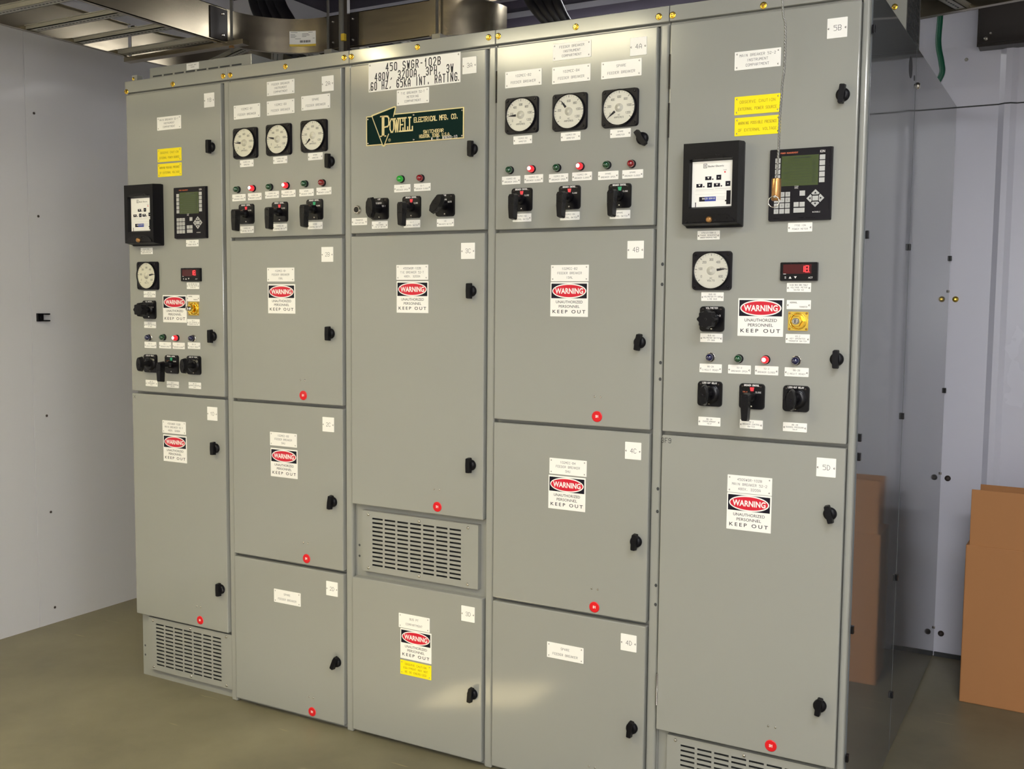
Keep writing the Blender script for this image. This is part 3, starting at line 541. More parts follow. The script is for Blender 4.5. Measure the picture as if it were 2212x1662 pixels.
def pm_lcd_fn(mb):
    mb.box(U(.20), U(.79), -.0010, .0, V(.52), V(.105), 'lcd')
    mb.flat([(U(.40), V(.125)), (U(.66), V(.125)), (U(.66), V(.145)), (U(.40), V(.145))], -.0013, 'lcd_line')
    for k in range(9):
        z = V(.18+.037*k); mb.flat([(U(.30), z), (U(.66), z), (U(.66), z+.0009), (U(.30), z+.0009)], -.0013, 'lcd_line')
        strokes(mb, '%03d' % (480-7*k), U(.72), z, .004, .014, -.0013, 'lcd_line', .0007)
    for k in range(5): strokes(mb, ('VLN','VLL','AMP','KW','PF')[k], U(.265), V(.2+.07*k), .004, .012, -.0013, 'lcd_line', .0007)
def pm_keys_fn(mb):
    def K(u0, u1, v0, v1): mb.box(U(u0), U(u1), -.0012, 0, V(v1), V(v0), 'key_grey')
    for k in range(5): K(.805, .89, .112+.0775*k, .177+.0775*k); K(.10, .182, .13+.0775*k, .195+.0775*k)
    for r in range(4):
        for c in range(3):
            K(.097+.09*c, .172+.09*c, .60+.0775*r, .665+.0775*r); strokes(mb, '%s' % ('1234567890.-'[r*3+c]), U(.135+.09*c), V(.632+.0775*r), .0045, .006, -.0014, 'key_mark', .0008)
    K(.505, .59, .59, .66); K(.415, .495, .745, .81); K(.508, .59, .745, .81); K(.415, .59, .825, .89)
    cx, cz = U(.755), V(.70); K(.71, .80, .668, .733); r, g_ = .0240, .0098
    for q in range(4):
        pts = rotp([(cx, cz+r), (cx+.0112, cz+g_+.0034), (cx+.0072, cz+g_), (cx-.0072, cz+g_), (cx-.0112, cz+g_+.0034)], 90*q, cx, cz); mb.prism(pts, -.0012, 0, 'key_grey')
        pts = rotp([(cx, cz+.0178), (cx+.0034, cz+.0125), (cx-.0034, cz+.0125)], 90*q, cx, cz); mb.flat(pts, -.0015, 'bezel')
def dig_fn(mb):
    mb.prism(rr(.104, .052, .003, 3), -.010, 0, 'black', scale1=.985); y = -.0103
    mb.flat([(-.043, -.006), (.035, -.006), (.035, .020), (-.043, .020)], y, 'led_window')
    mb.flat([(-.042, -.0075), (-.035, -.0075), (-.035, -.006), (-.042, -.006)], y-.0002, 'text_white')
    ftext(mb, 'S', -.0385, -.034, -.0195, -.0135, y, 'text_white', .01)
    mb.flat([(-.027, -.0195), (-.019, -.0195), (-.023, -.0130)], y, 'text_white'); mb.flat([(-.0125, -.0130), (-.0045, -.0130), (-.0085, -.0195)], y, 'text_white')
    ftext(mb, 'ACT', .027, .039, -.0195, -.0145, y, 'text_white', .01)
def digits_fn(mb):
    def seg(cx, on):
        w2, h2, t = .0042, .0085, .0013
        B_ = {'a': (-w2, w2, h2*2-t, h2*2+t), 'g': (-w2, w2, h2-t, h2+t), 'd': (-w2, w2, -t, t), 'f': (-w2-t, -w2+t, h2, h2*2), 'b': (w2-t, w2+t, h2, h2*2), 'e': (-w2-t, -w2+t, 0, h2), 'c': (w2-t, w2+t, 0, h2)}
        for k in on: a, b, c, d = B_[k]; mb.flat([(cx+a+.0, c-.0085), (cx+b, c-.0085), (cx+b+.0008, d-.0085), (cx+a+.0008, d-.0085)], 0, 'digit')
    seg(0, 'bc'); seg(.0125, 'abcdefg'); mb.flat([(.0185, -.0100), (.0205, -.0100), (.0205, -.0075), (.0185, -.0075)], 0, 'digit')
def key_fn(mb):
    mb.prism(rr(.056, .053, .003, 3), -.003, 0, 'brass')
    for sx in (-1, 1):
        for sz in (-1, 1): mb.lathe([(.003, .003), (.003, .0045), (.0015, .005)], 'brass_dull', (sx*.0235, 0, sz*.022), n=10)
    mb.lathe([(.024, .003), (.024, .008), (.021, .0095), (.0195, .005)], 'brass', n=36, caps=False)
def barrel_fn(mb):
    mb.lathe([(.0165, .0), (.0165, .018), (.0145, .024), (.0085, .024)], 'brass', n=6, smooth=False); mb.lathe([(.0088, .024), (.0088, .036), (.0070, .038)], 'screw_bright', n=24)
    mb.flat([(-.001, -.005), (.001, -.005), (.001, .005), (-.001, .005)], -.0384, 'black')
def vent_fn(w_, h_):
    def f(mb):
        xs = [-w_/2, -w_/2+.004]; x = -w_/2+.026; sw = (w_-.026*2-.052)/7; gx = sw*.155; sl = sw-gx; nb = 7
        px = [(x + (sw)*k + .0, x + sw*k + sl) for k in range(nb)]
        off = (w_ - (px[-1][1]-px[0][0]))/2 - (px[0][0]+w_/2) - .012; px = [(a+off, b+off) for a, b in px]
        zr = 12; mz = .018; pit = (h_-2*mz)/zr; pz = [(-h_/2+mz+pit*k+pit*.30, -h_/2+mz+pit*k+pit*.72) for k in range(zr)]
        X = [-w_/2]; kinds = []
        for a, b in px: X += [a, b]
        X.append(w_/2); Z = [-h_/2]
        for a, b in pz: Z += [a, b]
        Z.append(h_/2); vs = []; fs = []; d = .0199
        nx, nz = len(X), len(Z)
        for z in Z:
            for x in X: vs.append((x, 0, z))
        for i in range(nz-1):
            for j in range(nx-1):
                if i % 2 == 1 and j % 2 == 1: continue
                fs.append((i*nx+j, i*nx+j+1, (i+1)*nx+j+1, (i+1)*nx+j))
        mb.add(vs, fs, 'paint')
        for a, b in px:
            for c, e in pz: mb.add([(a, 0, c), (b, 0, c), (b, 0, e), (a, 0, e), (a, .0025, c), (b, .0025, c), (b, .0025, e), (a, .0025, e)], [(0, 1, 5, 4), (1, 2, 6, 5), (2, 3, 7, 6), (3, 0, 4, 7)], 'paint')
        W2, H2 = w_/2, h_/2
        mb.add([(-W2, 0, -H2), (W2, 0, -H2), (W2, 0, H2), (-W2, 0, H2), (-W2, d, -H2), (W2, d, -H2), (W2, d, H2), (-W2, d, H2)], [(0, 1, 5, 4), (1, 2, 6, 5), (2, 3, 7, 6), (3, 0, 4, 7)], 'paint')
        mb.flat([(-W2+.002, -H2+.002), (W2-.002, -H2+.002), (W2-.002, H2-.002), (-W2+.002, H2-.002)], d-.001, 'gap')
    return f
def bolt_fn(mb):
    mb.lathe([(.0098, 0), (.0098, .0016), (.0070, .002)], 'brass', n=24); mb.lathe([(.0066, .0018), (.0066, .0068), (.0052, .0078)], 'brass', n=6, smooth=False); mb.lathe([(.0026, .0075), (.0026, .0085)], 'brass_dull', n=8)
BOLTS = [[(.005, 2.410), (.272, 2.415), (.538, 2.420)], [(.016, 2.420), (.286, 2.424), (.554, 2.427)], [(.011, 2.427), (.288, 2.429), (.564, 2.429)], [(.006, 2.429), (.285, 2.425), (.555, 2.422)], [(-.001, 2.421), (.278, 2.414)]]

for s in range(1, 6):
    x0, x1 = BX[s-1], BX[s]; W = x1-x0; last = s == 5
    sec = thing('switchgear_section', SLAB[s], 'switchgear', (x0, 0, 0), 0, None); SEC[s] = sec
    # carcass: recessed front frame and body
    mb = MB(); mb.box(.0005, W-.0005, .034, D, .0, H-.002, 'paint')
    mb.build('enclosure', sec)
    mb = MB(); mb.box(W-.033 if not last else W-.020, W-.003 if not last else W, .012, .0335, 0.0, 2.404, 'paint'); mb.build('post', sec, bevel=.0065, seg=3)
    mb = MB()
    hx = 0.0; mb.prism([(hx+.0008, 2.405), (W-.0008, 2.405), (W-.0008, H), (hx+.0008, H)], -.001, .0335, 'paint'); mb.box(.0008, W-.0008, .014, .0335, 2.3975, 2.405, 'paint')
    mb.build('header', sec, bevel=.002)
    for bx, bz in BOLTS[s-1]: cached('bolt', bolt_fn, 'bolt', sec, (min(max(bx, .0105), W-.0105), -.001, bz), 0, 'brass bolt')
    dr = W - (.036 if not last else .021)
    for z0, z1 in DOORS[s]:
        zc = (z0+z1)/2; wd = dr-.004; mb = MB(); mb.box(-wd/2, wd/2, 0, .0300, -(z1-z0)/2, (z1-z0)/2, 'paint'); mb.build('door', sec, (.004+wd/2, 0, zc), bevel=.0035, seg=3)
    if s in VENTS:
        a, b, c, e = VENTS[s]; v = cached('vent%d' % s, vent_fn(b-a, e-c), 'vent_cover', sec, ((a+b)/2, .014, (c+e)/2), 0, 'slotted vent cover')
        for u in (-1, 0, 1):
            for t in (-1, 1): cached('vscrew', lambda m_: m_.lathe([(.0052, 0), (.0052, .001), (.0036, .0036), (.001, .0042)], 'screw_bright', n=14), 'screw', v, (u*(b-a)*.43 - (.006 if u else -.004), 0, t*((e-c)/2-.0125)), 0)
        for q, zz in enumerate((c+.045, c+.085)):
            cached('bhole', lambda m_: m_.flat(ell(.0045, .0045, 12), 0, 'gap'), 'hole', sec, (.012 if s != 1 else .013, .0337, zz), 0, 'small dark hole')
    for it in LAYOUT[s]:
        k, cx, cz = it[:3]; ex = it[3:]
        if k in ('np4', 'yel', 'np2', 'np2n', 'id', 'title'): nameplate(s, k, cx, cz, ex[0])
        elif k == 'warn': cached('warn', warn_fn, 'warning_sign', sec, (cx, 0, cz), 0, 'white sign reading WARNING UNAUTHORIZED PERSONNEL KEEP OUT')
        elif k == 'amm': gauge(s, cx, cz, 'ammeter', ['0', '200', '400', '600', '800', '1000', '1200'], 'AC', 'AMPERES', ex[0], 'square black ammeter with round cream dial')
        elif k == 'volt': gauge(s, cx, cz, 'voltmeter', ['0', '100', '200', '300', '400', '500', '600'], 'AC', 'VOLTS', 83, 'square black voltmeter with round white dial')
        elif k == 'relay':
            rx = .123 if s == 1 else .153
            r_ = cached('relay', relay_fn, 'protection_relay', sec, (rx, 0, cz), 0, 'deep black relay case with white window face')
            cached('relayface', relay_face_fn, 'face_panel', r_, (0, -.0355, .002), 0, 'white printed relay face')
            cached('rlock', lambda m_: m_.lathe([(.009, 0), (.009, .006), (.005, .009)], 'brass_dull', n=16), 'cover_screw', r_, (0, -.053, -.100), 0)
        elif k == 'pm':
            p_ = cached('pm', pm_fn, 'power_meter', sec, (cx, 0, cz), 0, 'black power meter with greenish display and keypad')
            cached('pml', pm_lcd_fn, 'display', p_, (0, -.0122, 0), 0, 'dull green display'); cached('pmk', pm_keys_fn, 'keypad', p_, (0, -.0122, 0), 0, 'light grey keys')
        elif k == 'dig':
            p_ = cached('dig', dig_fn, 'digital_meter', sec, (cx, 0, cz), 0, 'small black digital meter reading 18.')
            cached('digits', digits_fn, 'digits', p_, (.010, -.0107, .0072), 0, 'glowing red digits')
        elif k == 'key':
            p_ = cached('key', key_fn, 'key_switch', sec, (cx, 0, cz), 0, 'square brass key switch'); cached('barrel', barrel_fn, 'lock_barrel', p_, (0, 0, 0), 0)
        elif k == 'light':
            c = ex[0]; z_ = 'lens_' + {'redon': 'red_on', 'greenon': 'green_on'}.get(c, c)
            p_ = cached('lbase', lambda m_: m_.lathe([(.0128, 0), (.0128, .004), (.0108, .006)], 'bezel', n=24), 'pilot_light', sec, (cx, 0, cz), 0, {'redon': 'glowing red pilot light', 'greenon': 'lit green pilot light', 'red': 'dark red pilot light', 'green': 'dark green pilot light', 'blue': 'dark blue pilot light'}[c])
            cached(z_, lambda m_: m_.lathe([(.0098, 0), (.0112, .003), (.0112, .008), (.0098, .0135), (.0065, .0175), (.002, .019)], z_, n=24), 'lens', p_, (0, -.004, 0))
            if c == 'redon': cached('bulb', lambda m_: m_.lathe([(.0062, 0), (.0055, .002), (.003, .0034)], 'bulb_on', n=16), 'bulb', p_, (-.0004, -.0205, .0004), 0)
            if c == 'blue': cached('collar', lambda m_: m_.lathe([(.0142, 0), (.0142, .003), (.0132, .0035)], 'screw_bright', n=24), 'collar', p_, (0, 0, 0), 0)
        elif k in ('swpistol', 'swlock', 'swknob', 'swoval', 'swoval2'):
            kind = {'swpistol': 'pistol', 'swlock': 'lock', 'swknob': 'knob', 'swoval': 'oval', 'swoval2': 'oval2'}[k]; fl_ = ex[1] if kind == 'pistol' else None
            p_ = cached(('sp', kind, fl_), sw_plate_fn(ex[0], kind, fl_), {'pistol': 'control_switch', 'lock': 'lockout_switch'}.get(kind, 'selector_switch'), sec, (cx, 0, cz), 0,
                        {'pistol': 'black switch with pistol grip handle', 'lock': 'black lock-out switch with oval handle', 'knob': 'black selector with lobed round knob', 'oval': 'black selector with upright oval handle', 'oval2': 'black selector with tilted oval handle'}[kind])
            cached(('sh', kind), {'pistol': pistol_fn, 'lock': lock_fn, 'knob': knob_fn, 'oval': oval_fn(0), 'oval2': oval_fn(-38)}[kind], 'handle', p_, (0, -.006, 0), .001)
        elif k == 'latch': cached(('latch', ex[0]), latch_fn(ex[0]), 'door_latch', sec, (cx, 0, cz), 0, 'black quarter-turn latch')
        elif k == 'dec':
            cached('dec', lambda m_: (m_.lathe([(.0172, 0), (.0172, .0016), (.0150, .0022)], 'decal_red', n=32), strokes(m_, '31', .001, .0005, .0068, .01, -.0026, 'plate_white', .0016)), 'red_button', sec, (cx, 0, cz), 0, 'round red button')
        elif k == 'dots':
            for dx in (-.0105, .0105): cached('dot', lambda m_: m_.lathe([(.0032, 0), (.0032, .0008), (.0018, .0022)], 'screw_bright', n=10), 'rivet', sec, (cx+dx, 0, cz), 0)
        elif k == 'button':
            p_ = cached('btnb', lambda m_: m_.lathe([(.0155, 0), (.0155, .005), (.0125, .010), (.0105, .010)], 'screw_bright', n=12, smooth=False), 'push_button', sec, (cx, 0, cz), 0, 'chrome-ringed black push button')
            cached('btnc', lambda m_: m_.lathe([(.0100, 0), (.0100, .011)], 'black', n=24), 'button_cap', p_, (0, 0, 0), 0)
# maker's plaque on the middle section
PC = next(i for i in LAYOUT[3] if i[0] == 'plaque'); pw, ph = .398, .101
def pu(u, v): return ((u-.5)*pw, (v-.5)*ph)
def pbox(mb, u0, u1, v0, v1, y, m): mb.flat([pu(u0, v0), pu(u1, v0), pu(u1, v1), pu(u0, v1)], y, m)
LAYER = [0]
def pline(mb, pts, lw, y0_, m):
    for a, b in zip(pts, pts[1:]):
        LAYER[0] = (LAYER[0]+1) % 9; y = y0_ - LAYER[0]*2e-5
        a = pu(*a); b = pu(*b); dx, dz = b[0]-a[0], b[1]-a[1]; l_ = math.hypot(dx, dz); ux, uz = dx/l_*lw/2, dz/l_*lw/2
        mb.flat([(a[0]-ux+uz, a[1]-uz-ux), (b[0]+ux+uz, b[1]+uz-ux), (b[0]+ux-uz, b[1]+uz+ux), (a[0]-ux-uz, a[1]-uz+ux)], y, m)
mb = MB()
mb.prism([pu(0, 0), pu(.160, 0), pu(.180, -.06), pu(.192, -.06), pu(.212, 0), pu(1, 0), pu(1, 1), pu(.305, 1), pu(.318, 1.20), pu(.312, 1.25), pu(.295, 1.25), pu(.06, 1.035), pu(.052, 1.0), pu(0, 1)], -.0030, 0, 'plaque_gold')
mb.flat([pu(.010, .035), pu(.990, .035), pu(.990, .965), pu(.010, .965)], -.0033, 'plaque_green')
mb.flat([pu(.070, .99), pu(.168, .035), pu(.186, -.015), pu(.205, .035), pu(.300, .965), pu(.309, 1.18), pu(.302, 1.21)], -.0034, 'plaque_green')
pline(mb, [(.063, 1.0), (.070, .92), (.176, .0), (.186, -.025), (.196, .0), (.240, .34)], .0034, -.0036, 'plaque_gold')
pline(mb, [(.292, .92), (.312, 1.20)], .0034, -.0036, 'plaque_gold')
Y = -.0038; G = 'plaque_gold'
for a in ((.168, .196, .27, .96), (.150, .215, .27, .31), (.150, .225, .93, .97)): pbox(mb, *a, Y, G)
pline(mb, [(.20, .945), (.232, .93), (.243, .86), (.243, .66), (.230, .60), (.20, .585)], .0050, Y, G)
def slabs(txt, u0, u1, v0, v1, lw):
    n = len(txt); st = (u1-u0)/n
    for i, ch in enumerate(txt):
        a = u0+i*st+st*.08; b = a+st*.80; vm = (v0+v1)/2
        L_ = {'O': [[(a+.25*st, v0), (a, v0+.1), (a, v1-.1), (a+.25*st, v1), (b-.25*st, v1), (b, v1-.1), (b, v0+.1), (b-.25*st, v0), (a+.25*st, v0)]],
              'W': [[(a-.05*st, v1), (a+.22*st, v0), (a+.42*st, v1-.06), (a+.62*st, v0), (b+.05*st, v1)], [(a-.15*st, v1), (a+.15*st, v1)], [(b-.15*st, v1), (b+.15*st, v1)]],
              'E': [[(a+.2*st, v0), (a+.2*st, v1)], [(a, v1), (b, v1), (b, v1-.1)], [(a+.2*st, vm), (b-.1*st, vm)], [(a, v0), (b, v0), (b, v0+.1)]],
              'L': [[(a+.2*st, v0), (a+.2*st, v1)], [(a, v1), (a+.45*st, v1)], [(a, v0), (b, v0), (b, v0+.12)]]}[ch]
        for pl in L_: pline(mb, pl, lw, Y, G)
slabs('OWELL', .252, .494, .40, .83, .0048)
def serif_line(txt, u0, u1, v0, v1, m, lw):
    a, b = pu(u0, v0), pu(u1, v1); strokes(mb, txt, (a[0]+b[0])/2, (a[1]+b[1])/2, b[1]-a[1], b[0]-a[0], Y, m, lw, adv=1.28, aspect=1.1)
    n = len(txt); wc = (b[0]-a[0])/(n-1+.78)
    for i, ch in enumerate(txt):
        if ch in 'ELITRHMFAPNUX':
            x = a[0]+i*wc; xs = {'I': (.39,), 'T': (.39,), 'A': (0.02, .76), 'H': (0.02, .76), 'M': (0.02, .76), 'N': (0.02, .76)}.get(ch, (.05,))
            for q in xs: mb.flat([(x+(q-.13)*wc, a[1]-lw*.4), (x+(q+.13)*wc, a[1]-lw*.4), (x+(q+.13)*wc, a[1]+lw*.5), (x+(q-.13)*wc, a[1]+lw*.5)], Y, m)
serif_line('ELECTRICAL MFG. CO.', .505, .945, .655, .80, G, .0028)
serif_line('SWITCHGEAR', .60, .80, .265, .365, G, .0019)
serif_line('HOUSTON, TEXAS, U.S.A.', .56, .87, .125, .225, G, .0018)
a, b = pu(.68, .03), pu(.935, .115); strokes(mb, 'W. O. #9693-10', (a[0]+b[0])/2, (a[1]+b[1])/2, .009, b[0]-a[0], Y-.0002, 'text_white', .0014)
a = pu(.25, .14); mb.ring(.0052, .0044, Y, G, 24, a[0], a[1]); strokes(mb, 'R', a[0], a[1], .0055, .005, Y, G, .0007)
for u, v in ((.018, .90), (.018, .09), (.50, .90), (.50, .09), (.982, .90), (.982, .09)): c_ = pu(u, v); mb.lathe([(.0036, .003), (.0036, .0045), (.0015, .0058)], 'screw_bright', (c_[0], 0, c_[1]), n=12)
mb.build('maker_plaque', SEC[3], (PC[1], 0, PC[2]), 0, 0, 'dark green and gold maker plaque')
# pencilled marks beside two door corners
mb = MB(); strokes(mb, '3F9', 0, 0, .014, .03, 0, 'engrave_dark', .0014, adv=1.6); mb.build('handwritten_mark', SEC[5], (.018, -.0004, 1.172), 0, 0, 'small handwritten black mark')
mb = MB(); strokes(mb, 'X', 0, 0, .012, .02, 0, 'engrave_dark', .0012, aspect=1.4); mb.build('handwritten_mark', SEC[1], (.020, -.0004, 1.182), 0, 0, 'small handwritten black mark')
# hinges on the hinge sides
for s, zs in ((4, (2.27,)), (5, (2.12, 2.26, .40))):
    for z in zs: mb = MB(); mb.lathe([(.0032, -.05), (.0032, .05)], 'screw_bright', axis='z', n=10); mb.build('hinge', SEC[s], (.0045, .0, z), 0, 0, 'slim bright hinge')
for z in (1.70, 1.64, 1.405, 1.355, 1.02, .95, .72, .66):
    mb = MB(); mb.flat(ell(.0045, .0055, 12), 0, 'gap'); mb.build('hole', SEC[4], (BX[4]-BX[3]-.010, .0117, z), 0, 0, 'small dark hole')
# right-hand side of the line-up: glossy side sheets, joint, clips, knock-out
SW = BX[5]-BX[4]; s5 = SEC[5]
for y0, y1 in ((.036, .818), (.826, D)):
    mb = MB(); mb.box(SW-.001, SW+.003, y0, y1, .01, H-.003, 'paint_side_shaded'); mb.build('side_sheet', s5, bevel=.001, label='glossy grey side sheet')
for y, z in ((.050, 1.776), (.808, 1.78), (.808, 1.205), (.05, 1.215), (.05, 1.161), (.812, .64), (.812, .22), (.040, .67), (.03, .30), (.03, 2.322), (1.985, 1.79), (1.985, 1.209)):
    cached('clip', lambda m_: m_.box(0, .008, -.008, .008, -.011, .011, 'black'), 'panel_clip', s5, (SW+.003, y, z), .0015, 'small dark clip')
def xdisc(r, m): return lambda m_: m_.lathe([(r, 0), (r, .0006)], m, axis='x', n=28)
cached('ko', xdisc(.034, 'gap'), 'knockout', s5, (SW+.0032, .705, 2.356), 0, 'round dark knockout hole')
cached('ko2', xdisc(.009, 'gap'), 'knockout', s5, (SW+.0032, .790, 2.338), 0, 'small dark hole')
cached('sb', lambda m_: m_.lathe([(.012, 0), (.012, .004), (.007, .010)], 'screw_bright', axis='x', n=12), 'bolt', s5, (SW+.003, .86, 2.325), 0, 'bright bolt')
for z in (1.626, .82, .12): cached('sb2', lambda m_: m_.lathe([(.006, 0), (.006, .006)], 'screw_bright', axis='x', n=12), 'bolt', s5, (SW+.003, 1.97, z+.02), 0)
# lifting block at the top left corner
mb = MB(); mb.box(.006, .036, .03, .06, H, H+.030, 'paint'); mb.lathe([(.005, 0), (.005, .004)], 'brass', (.015, .03, H+.016), n=12); mb.build('lifting_block', SEC[1], bevel=.002)
# ------------------------------------------------------------------ overhead: trays, rods, cables, hoods
def rail_straight(mb, ax, c, a0, a1, z0, z1, side, m='aluminium', fl=.022, t=.003):
    # C rail: web at coordinate c, flanges turned to 'side'; ax is the running axis
    def bx_(p0, p1, q0, q1, r0, r1):
        if ax == 'y': mb.box(min(p0, p1), max(p0, p1), q0, q1, r0, r1, m)
        else: mb.box(q0, q1, min(p0, p1), max(p0, p1), r0, r1, m)
    bx_(c, c+side*t, a0, a1, z0, z1); bx_(c, c+side*fl, a0, a1, z0, z0+t); bx_(c, c+side*fl, a0, a1, z1-t, z1)
def rail_arc(mb, cx, cy, r, a0, a1, z0, z1, m='aluminium', fl=.022, n=28, t=.003):
    vs = []
    prof = [(r, z0), (r, z1), (r+fl, z1), (r+fl, z1-t), (r+t*(1 if fl > 0 else -1), z1-t), (r+t*(1 if fl > 0 else -1), z0+t), (r+fl, z0+t), (r+fl, z0)]
    P = len(prof)
    for k in range(n+1):
        a = math.radians(a0+(a1-a0)*k/n)
        for q, z in prof: vs.append((cx+q*math.cos(a), cy+q*math.sin(a), z))
    fs = [(k*P+i, (k+1)*P+i, (k+1)*P+(i+1) % P, k*P+(i+1) % P) for k in range(n) for i in range(P)]
    # each face of the profile separately, so creases stay crisp
    for i in range(P):
        v2 = []
        for k in range(n+1): v2 += [vs[k*P+i], vs[k*P+(i+1) % P]]
        mb.add(v2, [(2*k, 2*k+2, 2*k+3, 2*k+1) for k in range(n)], m, True)
    return mb
def rung(parent, x0, y0, x1, y1, z, wd=.040, m='galvanised'):
    # open channel rung from one rail to the other, slotted underside
    L_ = math.hypot(x1-x0, y1-y0); a = math.atan2(y1-y0, x1-x0)
    def f(mb):
        mb.box(0, L_, -wd/2, wd/2, 0, .003, m); mb.box(0, L_, -wd/2, -wd/2+.003, 0, .020, m); mb.box(0, L_, wd/2-.003, wd/2, 0, .020, m)
        mb.box(0, L_, -wd/2-.007, -wd/2, .017, .020, m); mb.box(0, L_, wd/2, wd/2+.007, .017, .020, m)
        k = 0
        while .05+.022*k < L_-.05: mb.box(.05+.022*k, .05+.022*k+.012, -.003, .003, -.0006, 0, 'gap'); k += 1
    return _rung(parent, f, x0, y0, z, a, ('rung', round(L_, 3)))
def _rung(parent, f, x, y, z, a, key):
    if key not in CACHE: mb = MB(); f(mb); o = mb.build('rung', parent, (x, y, z), 0, a); CACHE[key] = o.data; return o
    return link(CACHE[key], 'rung', parent, (x, y, z), 0, a)
Z0, Z1 = 2.70, 2.85
# tray A: comes along the left wall, turns right behind the line-up, turns away again
tA = thing('cable_tray', 'long metal ladder tray by the left wall curving behind the cabinets, sticker on bend', 'cable tray', (0, 0, 0))
RI, RO = .30, .905; CXa, CYa = .365, .50
mb = MB(); rail_straight(mb, 'y', -.54, -3.4, CYa-.02, Z0, Z1, 1); mb.build('side_rail', tA)
mb = MB(); rail_straight(mb, 'y', .065, -3.4, CYa-.004, Z0, Z1, -1); mb.build('side_rail', tA)
mb = MB(); rail_arc(mb, CXa, CYa, RI, 180, 90, Z0, Z1, fl=.022); mb.build('bend_rail', tA)
mb = MB(); rail_arc(mb, CXa, CYa, RO, 180, 90, Z0, Z1, fl=-.022); mb.build('bend_rail', tA)
XE = .93
mb = MB(); rail_straight(mb, 'x', CYa+RI, CXa, XE, Z0, Z1, 1); mb.build('side_rail', tA)
mb = MB(); rail_straight(mb, 'x', CYa+RO, CXa, XE, Z0, Z1, -1); mb.build('side_rail', tA)
mb = MB(); rail_arc(mb, XE, CYa+RI+.24, .24, -90, 0, Z0, Z1, fl=-.022); mb.build('bend_rail', tA)
mb = MB(); mb.box(.0665, .0705, CYa-.10, CYa+.0, Z0+.008, Z1-.008, 'dark_metal'); mb.build('splice_plate', tA)
mb = MB(); mb.box(CXa+.03, CXa+.19, CYa+RI-.007, CYa+RI-.002, Z0+.006, Z1-.006, 'dark_metal'); mb.build('splice_plate', tA)
y = -.03+.235*1
while y > -3.3: rung(tA, -.537, y, .062, y, Z0+.004); y -= .235
rung(tA, -.537, .44, .062, .44, Z0+.004)
for d in (157, 133, 110):
    a = math.radians(d); rung(tA, CXa+RI*math.cos(a), CYa+RI*math.sin(a), CXa+RO*math.cos(a), CYa+RO*math.sin(a), Z0+.004)
for x in (.50, .73): rung(tA, x, CYa+RI+.003, x, CYa+RO-.003, Z0+.004)
for bx_, by_, bz_ in ((.071, .47, Z1-.03), (.071, .47, Z0+.03)):
    mb = MB(); mb.lathe([(.006, 0), (.006, .005), (.003, .008)], 'screw_bright', axis='x', n=10); mb.build('rivet', tA, (bx_, by_, bz_))
for bx_ in (.42, .53):
    for bz_ in (Z1-.03, Z0+.03): mb = MB(); mb.lathe([(.006, 0), (.006, .005), (.003, .008)], 'screw_bright', n=10); mb.build('rivet', tA, (bx_, CYa+RI-.007, bz_))
# sticker on the bend
mb = MB(); a0, a1 = 123, 100; r = RI-.0015; n = 8
def arc_patch(b0, b1, z0, z1, m, rr_):
    vs = []; k_ = 6
    for k in range(k_+1):
        a = math.radians(b0+(b1-b0)*k/k_); vs += [(CXa+rr_*math.cos(a), CYa+rr_*math.sin(a), z0), (CXa+rr_*math.cos(a), CYa+rr_*math.sin(a), z1)]
    mb.add(vs, [(2*k, 2*k+2, 2*k+3, 2*k+1) for k in range(k_)], m)
arc_patch(123, 99, 2.728, 2.795, 'plate_white', r); arc_patch(123, 99, 2.728, 2.7375, 'tag_yellow', r-.0004)
for b0, b1, z in ((122, 116, 2.789), (106, 102, 2.789), (122, 118, 2.779), (122, 117, 2.773), (122, 118, 2.767), (112, 106, 2.783), (112, 105, 2.777), (112, 108, 2.771), (118, 113, 2.761), (102, 100, 2.762)): arc_patch(b0, b1, z, z+.0018, 'engrave', r-.0005)
random.seed(3); b = 114.0
while b > 104: w_ = random.choice((.25, .4, .7)); arc_patch(b, b-w_, 2.745, 2.755, 'engrave_dark', r-.0006); b -= w_+.35
mb.build('sticker', tA, label='white shipping sticker with yellow strip')
# tray B: second ladder tray, higher, crossing behind the middle
tB = thing('cable_tray', 'higher ladder tray with perforated rail above the middle cabinet roofs', 'cable tray', (0, 0, 0))
for yy, sd in ((.49, 1), (.96, -1)): mb = MB(); rail_straight(mb, 'x', yy, .985, 1.62, 2.856, 2.99, sd, fl=.03); mb.build('side_rail', tB)
for k in range(3): rung(tB, 1.05+.235*k, .493, 1.05+.235*k, .957, 2.86)
mb = MB(); mb.box(.975, 1.09, .488, .962, 2.852, 2.856, 'aluminium'); k = 0
while 1.03+.022*k < 1.58: mb.box(1.03+.022*k, 1.042+.022*k, .958, .9595, 2.862, 2.872, 'gap'); k += 1
mb.build('end_strip', tB)
# tray C: over the right-hand aisle
tC = thing('cable_tray', 'ladder tray at top right above the aisle, seen from underneath', 'cable tray', (2.85, 1.285, 2.655), math.radians(-14))
for yy, sd in ((0, -1), (-.62, 1)): mb = MB(); rail_straight(mb, 'x', yy, -.10, 1.9, 0, .13, sd, fl=.03); mb.build('side_rail', tC)
for k in range(7): rung(tC, .12+.27*k, -.617, .12+.27*k, -.003, .004)
mb = MB(); mb.box(-.10, 1.9, -.60, -.02, .10, .104, 'dark_metal'); mb.build('tray_cover', tC, label='dark tray cover')
